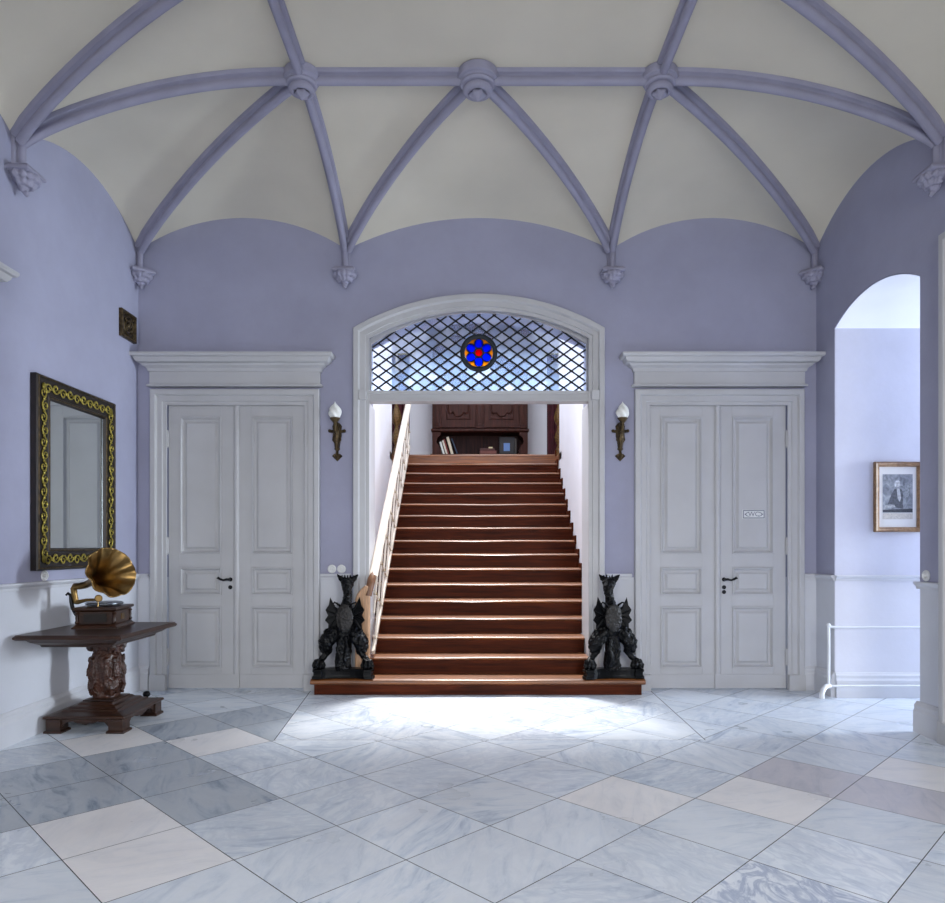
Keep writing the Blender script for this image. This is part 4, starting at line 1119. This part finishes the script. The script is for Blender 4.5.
# ------------------------------------------------------------------ framed engraving
pc = empty('framed_print', (3.84, PY1, 1.495), 0, 'grey portrait engraving in a gilt wooden frame in the passage', 'picture')
PWd, PHt = .425, .63
def frm(mb, w, h, prof, z0=0):
    mb.loops([[(-w/2+i, -d, z0+i), (w/2-i, -d, z0+i), (w/2-i, -d, z0+h-i), (-w/2+i, -d, z0+h-i)] for i, d in prof], None, False, False)
mb = MB(); frm(mb, PWd, PHt, [(0, .002), (0, .034), (.008, .042), (.018, .036), (.03, .034), (.036, .026), (.043, .024), (.043, .004)])
for k in range(34):
    for zz in (.006, PHt-.006): mb.ell((-PWd/2+.01+k*(PWd-.02)/33, -.042, zz), .005, 6)
mb.build('frame', M_frame, pc, 30)
mb = MB(); mb.box(-PWd/2+.04, PWd/2-.04, -.014, -.004, .04, PHt-.04); mt = mb.build('mount', M_mat, pc)
mm, nt, b = newmat('engraved_paper'); cc = coords(nt, (1, 1, 1))
n1 = N(nt, 'ShaderNodeTexNoise', Scale=14.0, Detail=7.0, Distortion=1.5); nt.links.new(cc, n1.inputs[0])
nt.links.new(ramp(nt, n1.outputs[0], [(.3, lin('5d6168')), (.6, lin('9da1a6')), (.75, lin('c3c5c6'))]), b.inputs['Base Color']); b.inputs['Roughness'].default_value = .8
x0, x1, z0, z1 = -.135, .135, .175, .52
mb = MB(); mb.box(x0, x1, -.0155, -.014, z0, z1); pr_ = mb.build('print', mm, pc)
def fig(poly, hexc, d, nm):
    q = MB(); q.prism(poly, -.0155-d, -.0155, 'y'); return q.build(nm, plain('engraving_'+nm, hexc, .8, var=.25, scale=60), pr_)
circ = lambda cx, cz, r, n=16, k=1: [(cx+r*math.cos(2*PI*i/n), cz+k*r*math.sin(2*PI*i/n)) for i in range(n)]
mb = MB(); mb.box(x0, x1, -.0152, -.014, .115, .168); mb.build('caption_strip', plain('caption_paper', 'cfc9bd', .8, var=.12, scale=90), pc)
fig([(x0, z0), (x1, z0), (x1, .21), (x0, .2)], '43474e', .0004, 'ground')
fig([(-.09, .25), (-.06, .33), (-.03, .385), (.0, .40), (.035, .385), (.05, .33), (.045, .26), (.05, .21), (-.02, .22), (-.05, .25)], '5d6066', .0006, 'coat')
fig([(-.01, .395), (.015, .395), (.03, .31), (.02, .27), (.0, .30)], 'c9cacb', .0009, 'waistcoat')
fig(circ(.002, .43, .022, 16, 1.25), 'c4c5c6', .0009, 'face')
fig([(-.028, .41), (-.03, .44), (-.015, .463), (.008, .465), (.024, .452), (.01, .45), (-.008, .44), (-.012, .405)], 'd9dadb', .0012, 'wig')
fig([(-.12, .215), (-.02, .225), (-.03, .245), (-.115, .24)], 'bfc0c0', .0008, 'papers')
fig([(.07, .29), (.10, .33), (.12, .41), (.095, .45), (.07, .40), (.06, .34)], '9fa3a6', .0006, 'drapery')

# ------------------------------------------------------------------ white pipe rack in the passage mouth
rk = empty('pipe_rack', (3.19, 6.265, 0), 0, 'white enamelled pipe rack standing across the passage mouth', 'rack')
mb = MB(); mb.tube([(0, 0, .11), (.002, 0, .4), (0, 0, .66)], .0135, 12); mb.ell((0, 0, .66), .019, 10); mb.ell((0, 0, .115), .026, 12); mb.build('post', M_whitemetal, rk, 60)
mb = MB(); mb.tube([(0, 0, .66), (.02, 0, .645), (.06, 0, .64), (1.75, 0, .64)], .011, 10); mb.build('rail', M_whitemetal, rk, 60)
mb = MB(); mb.tube([(0, 0, .115), (.05, 0, .115), (1.75, 0, .115)], .0105, 10); mb.build('rail', M_whitemetal, rk, 60)
mb = MB(); mb.tube([(.0, 0, .115), (-.04, -.03, .115), (-.085, -.07, .09), (-.105, -.085, .05), (-.10, -.085, .022)], [.02, .021, .022, .024, .024], 12); mb.build('foot', M_whitemetal, rk, 60)
mb = MB(); mb.tube([(1.75, 0, .02), (1.75, 0, .64)], .0135, 12); mb.build('post', M_whitemetal, rk, 60)
# ------------------------------------------------------------------ light, camera
def area(name, at, direction, sx, sy, power, color, spread=PI):
    l = bpy.data.lights.new(name, 'AREA'); l.shape = 'RECTANGLE'; l.size = sx; l.size_y = sy; l.energy = power; l.color = color; l.spread = spread
    o = bpy.data.objects.new(name, l); COL.objects.link(o); o.location = at
    o.rotation_euler = Vector(direction).to_track_quat('-Z', 'Y').to_euler(); return o
COOL = (.82, .91, 1)
area('skylight_daylight', ((SKX0+SKX1)/2, (SKY0+SKY1)/2, 6.45), (0, -.1, -1), 2.1, 2.2, 165, (.93, .97, 1))
area('skylight_sunlight', (.05, 9.4, 6.5), (0, -3.4, -6.5), 1.1, 1.1, 50, (1, .98, .96), math.radians(48))
area('passage_daylight', (9.35, (PY0+PY1)/2, 2.05), (-1, 0, -.03), 1.05, 2.2, 225, (.80, .90, 1), PI*.62)
for x, p in ((-1.8, 62), (1.8, 110)): area('window_daylight', (x, YF-.35, 2.25), (0, 1, -.62), 1.55, 2.8, p, (.97, .97, .97), PI*.8)
w = bpy.data.worlds.new('sky'); S.world = w; w.use_nodes = True
w.node_tree.nodes['Background'].inputs[0].default_value = (.7, .82, 1, 1); w.node_tree.nodes['Background'].inputs[1].default_value = .6
cam = bpy.data.cameras.new('camera'); co = bpy.data.objects.new('camera', cam); COL.objects.link(co); S.camera = co
co.location = (0, 0, 1.35); co.rotation_euler = (PI/2, 0, 0)
cam.sensor_width = 36; cam.lens = 700/945*36; cam.shift_y = (548-451.5)/945; cam.shift_x = .0005; cam.clip_start = .05
S.view_settings.view_transform = 'Standard'; S.view_settings.look = 'None'; S.view_settings.exposure = .29; S.view_settings.gamma = 1
S.view_settings.use_curve_mapping = False
S.cycles.max_bounces = 12; S.cycles.diffuse_bounces = 6; S.cycles.transparent_max_bounces = 16
S.cycles.use_denoising = True; S.cycles.sample_clamp_indirect = 6
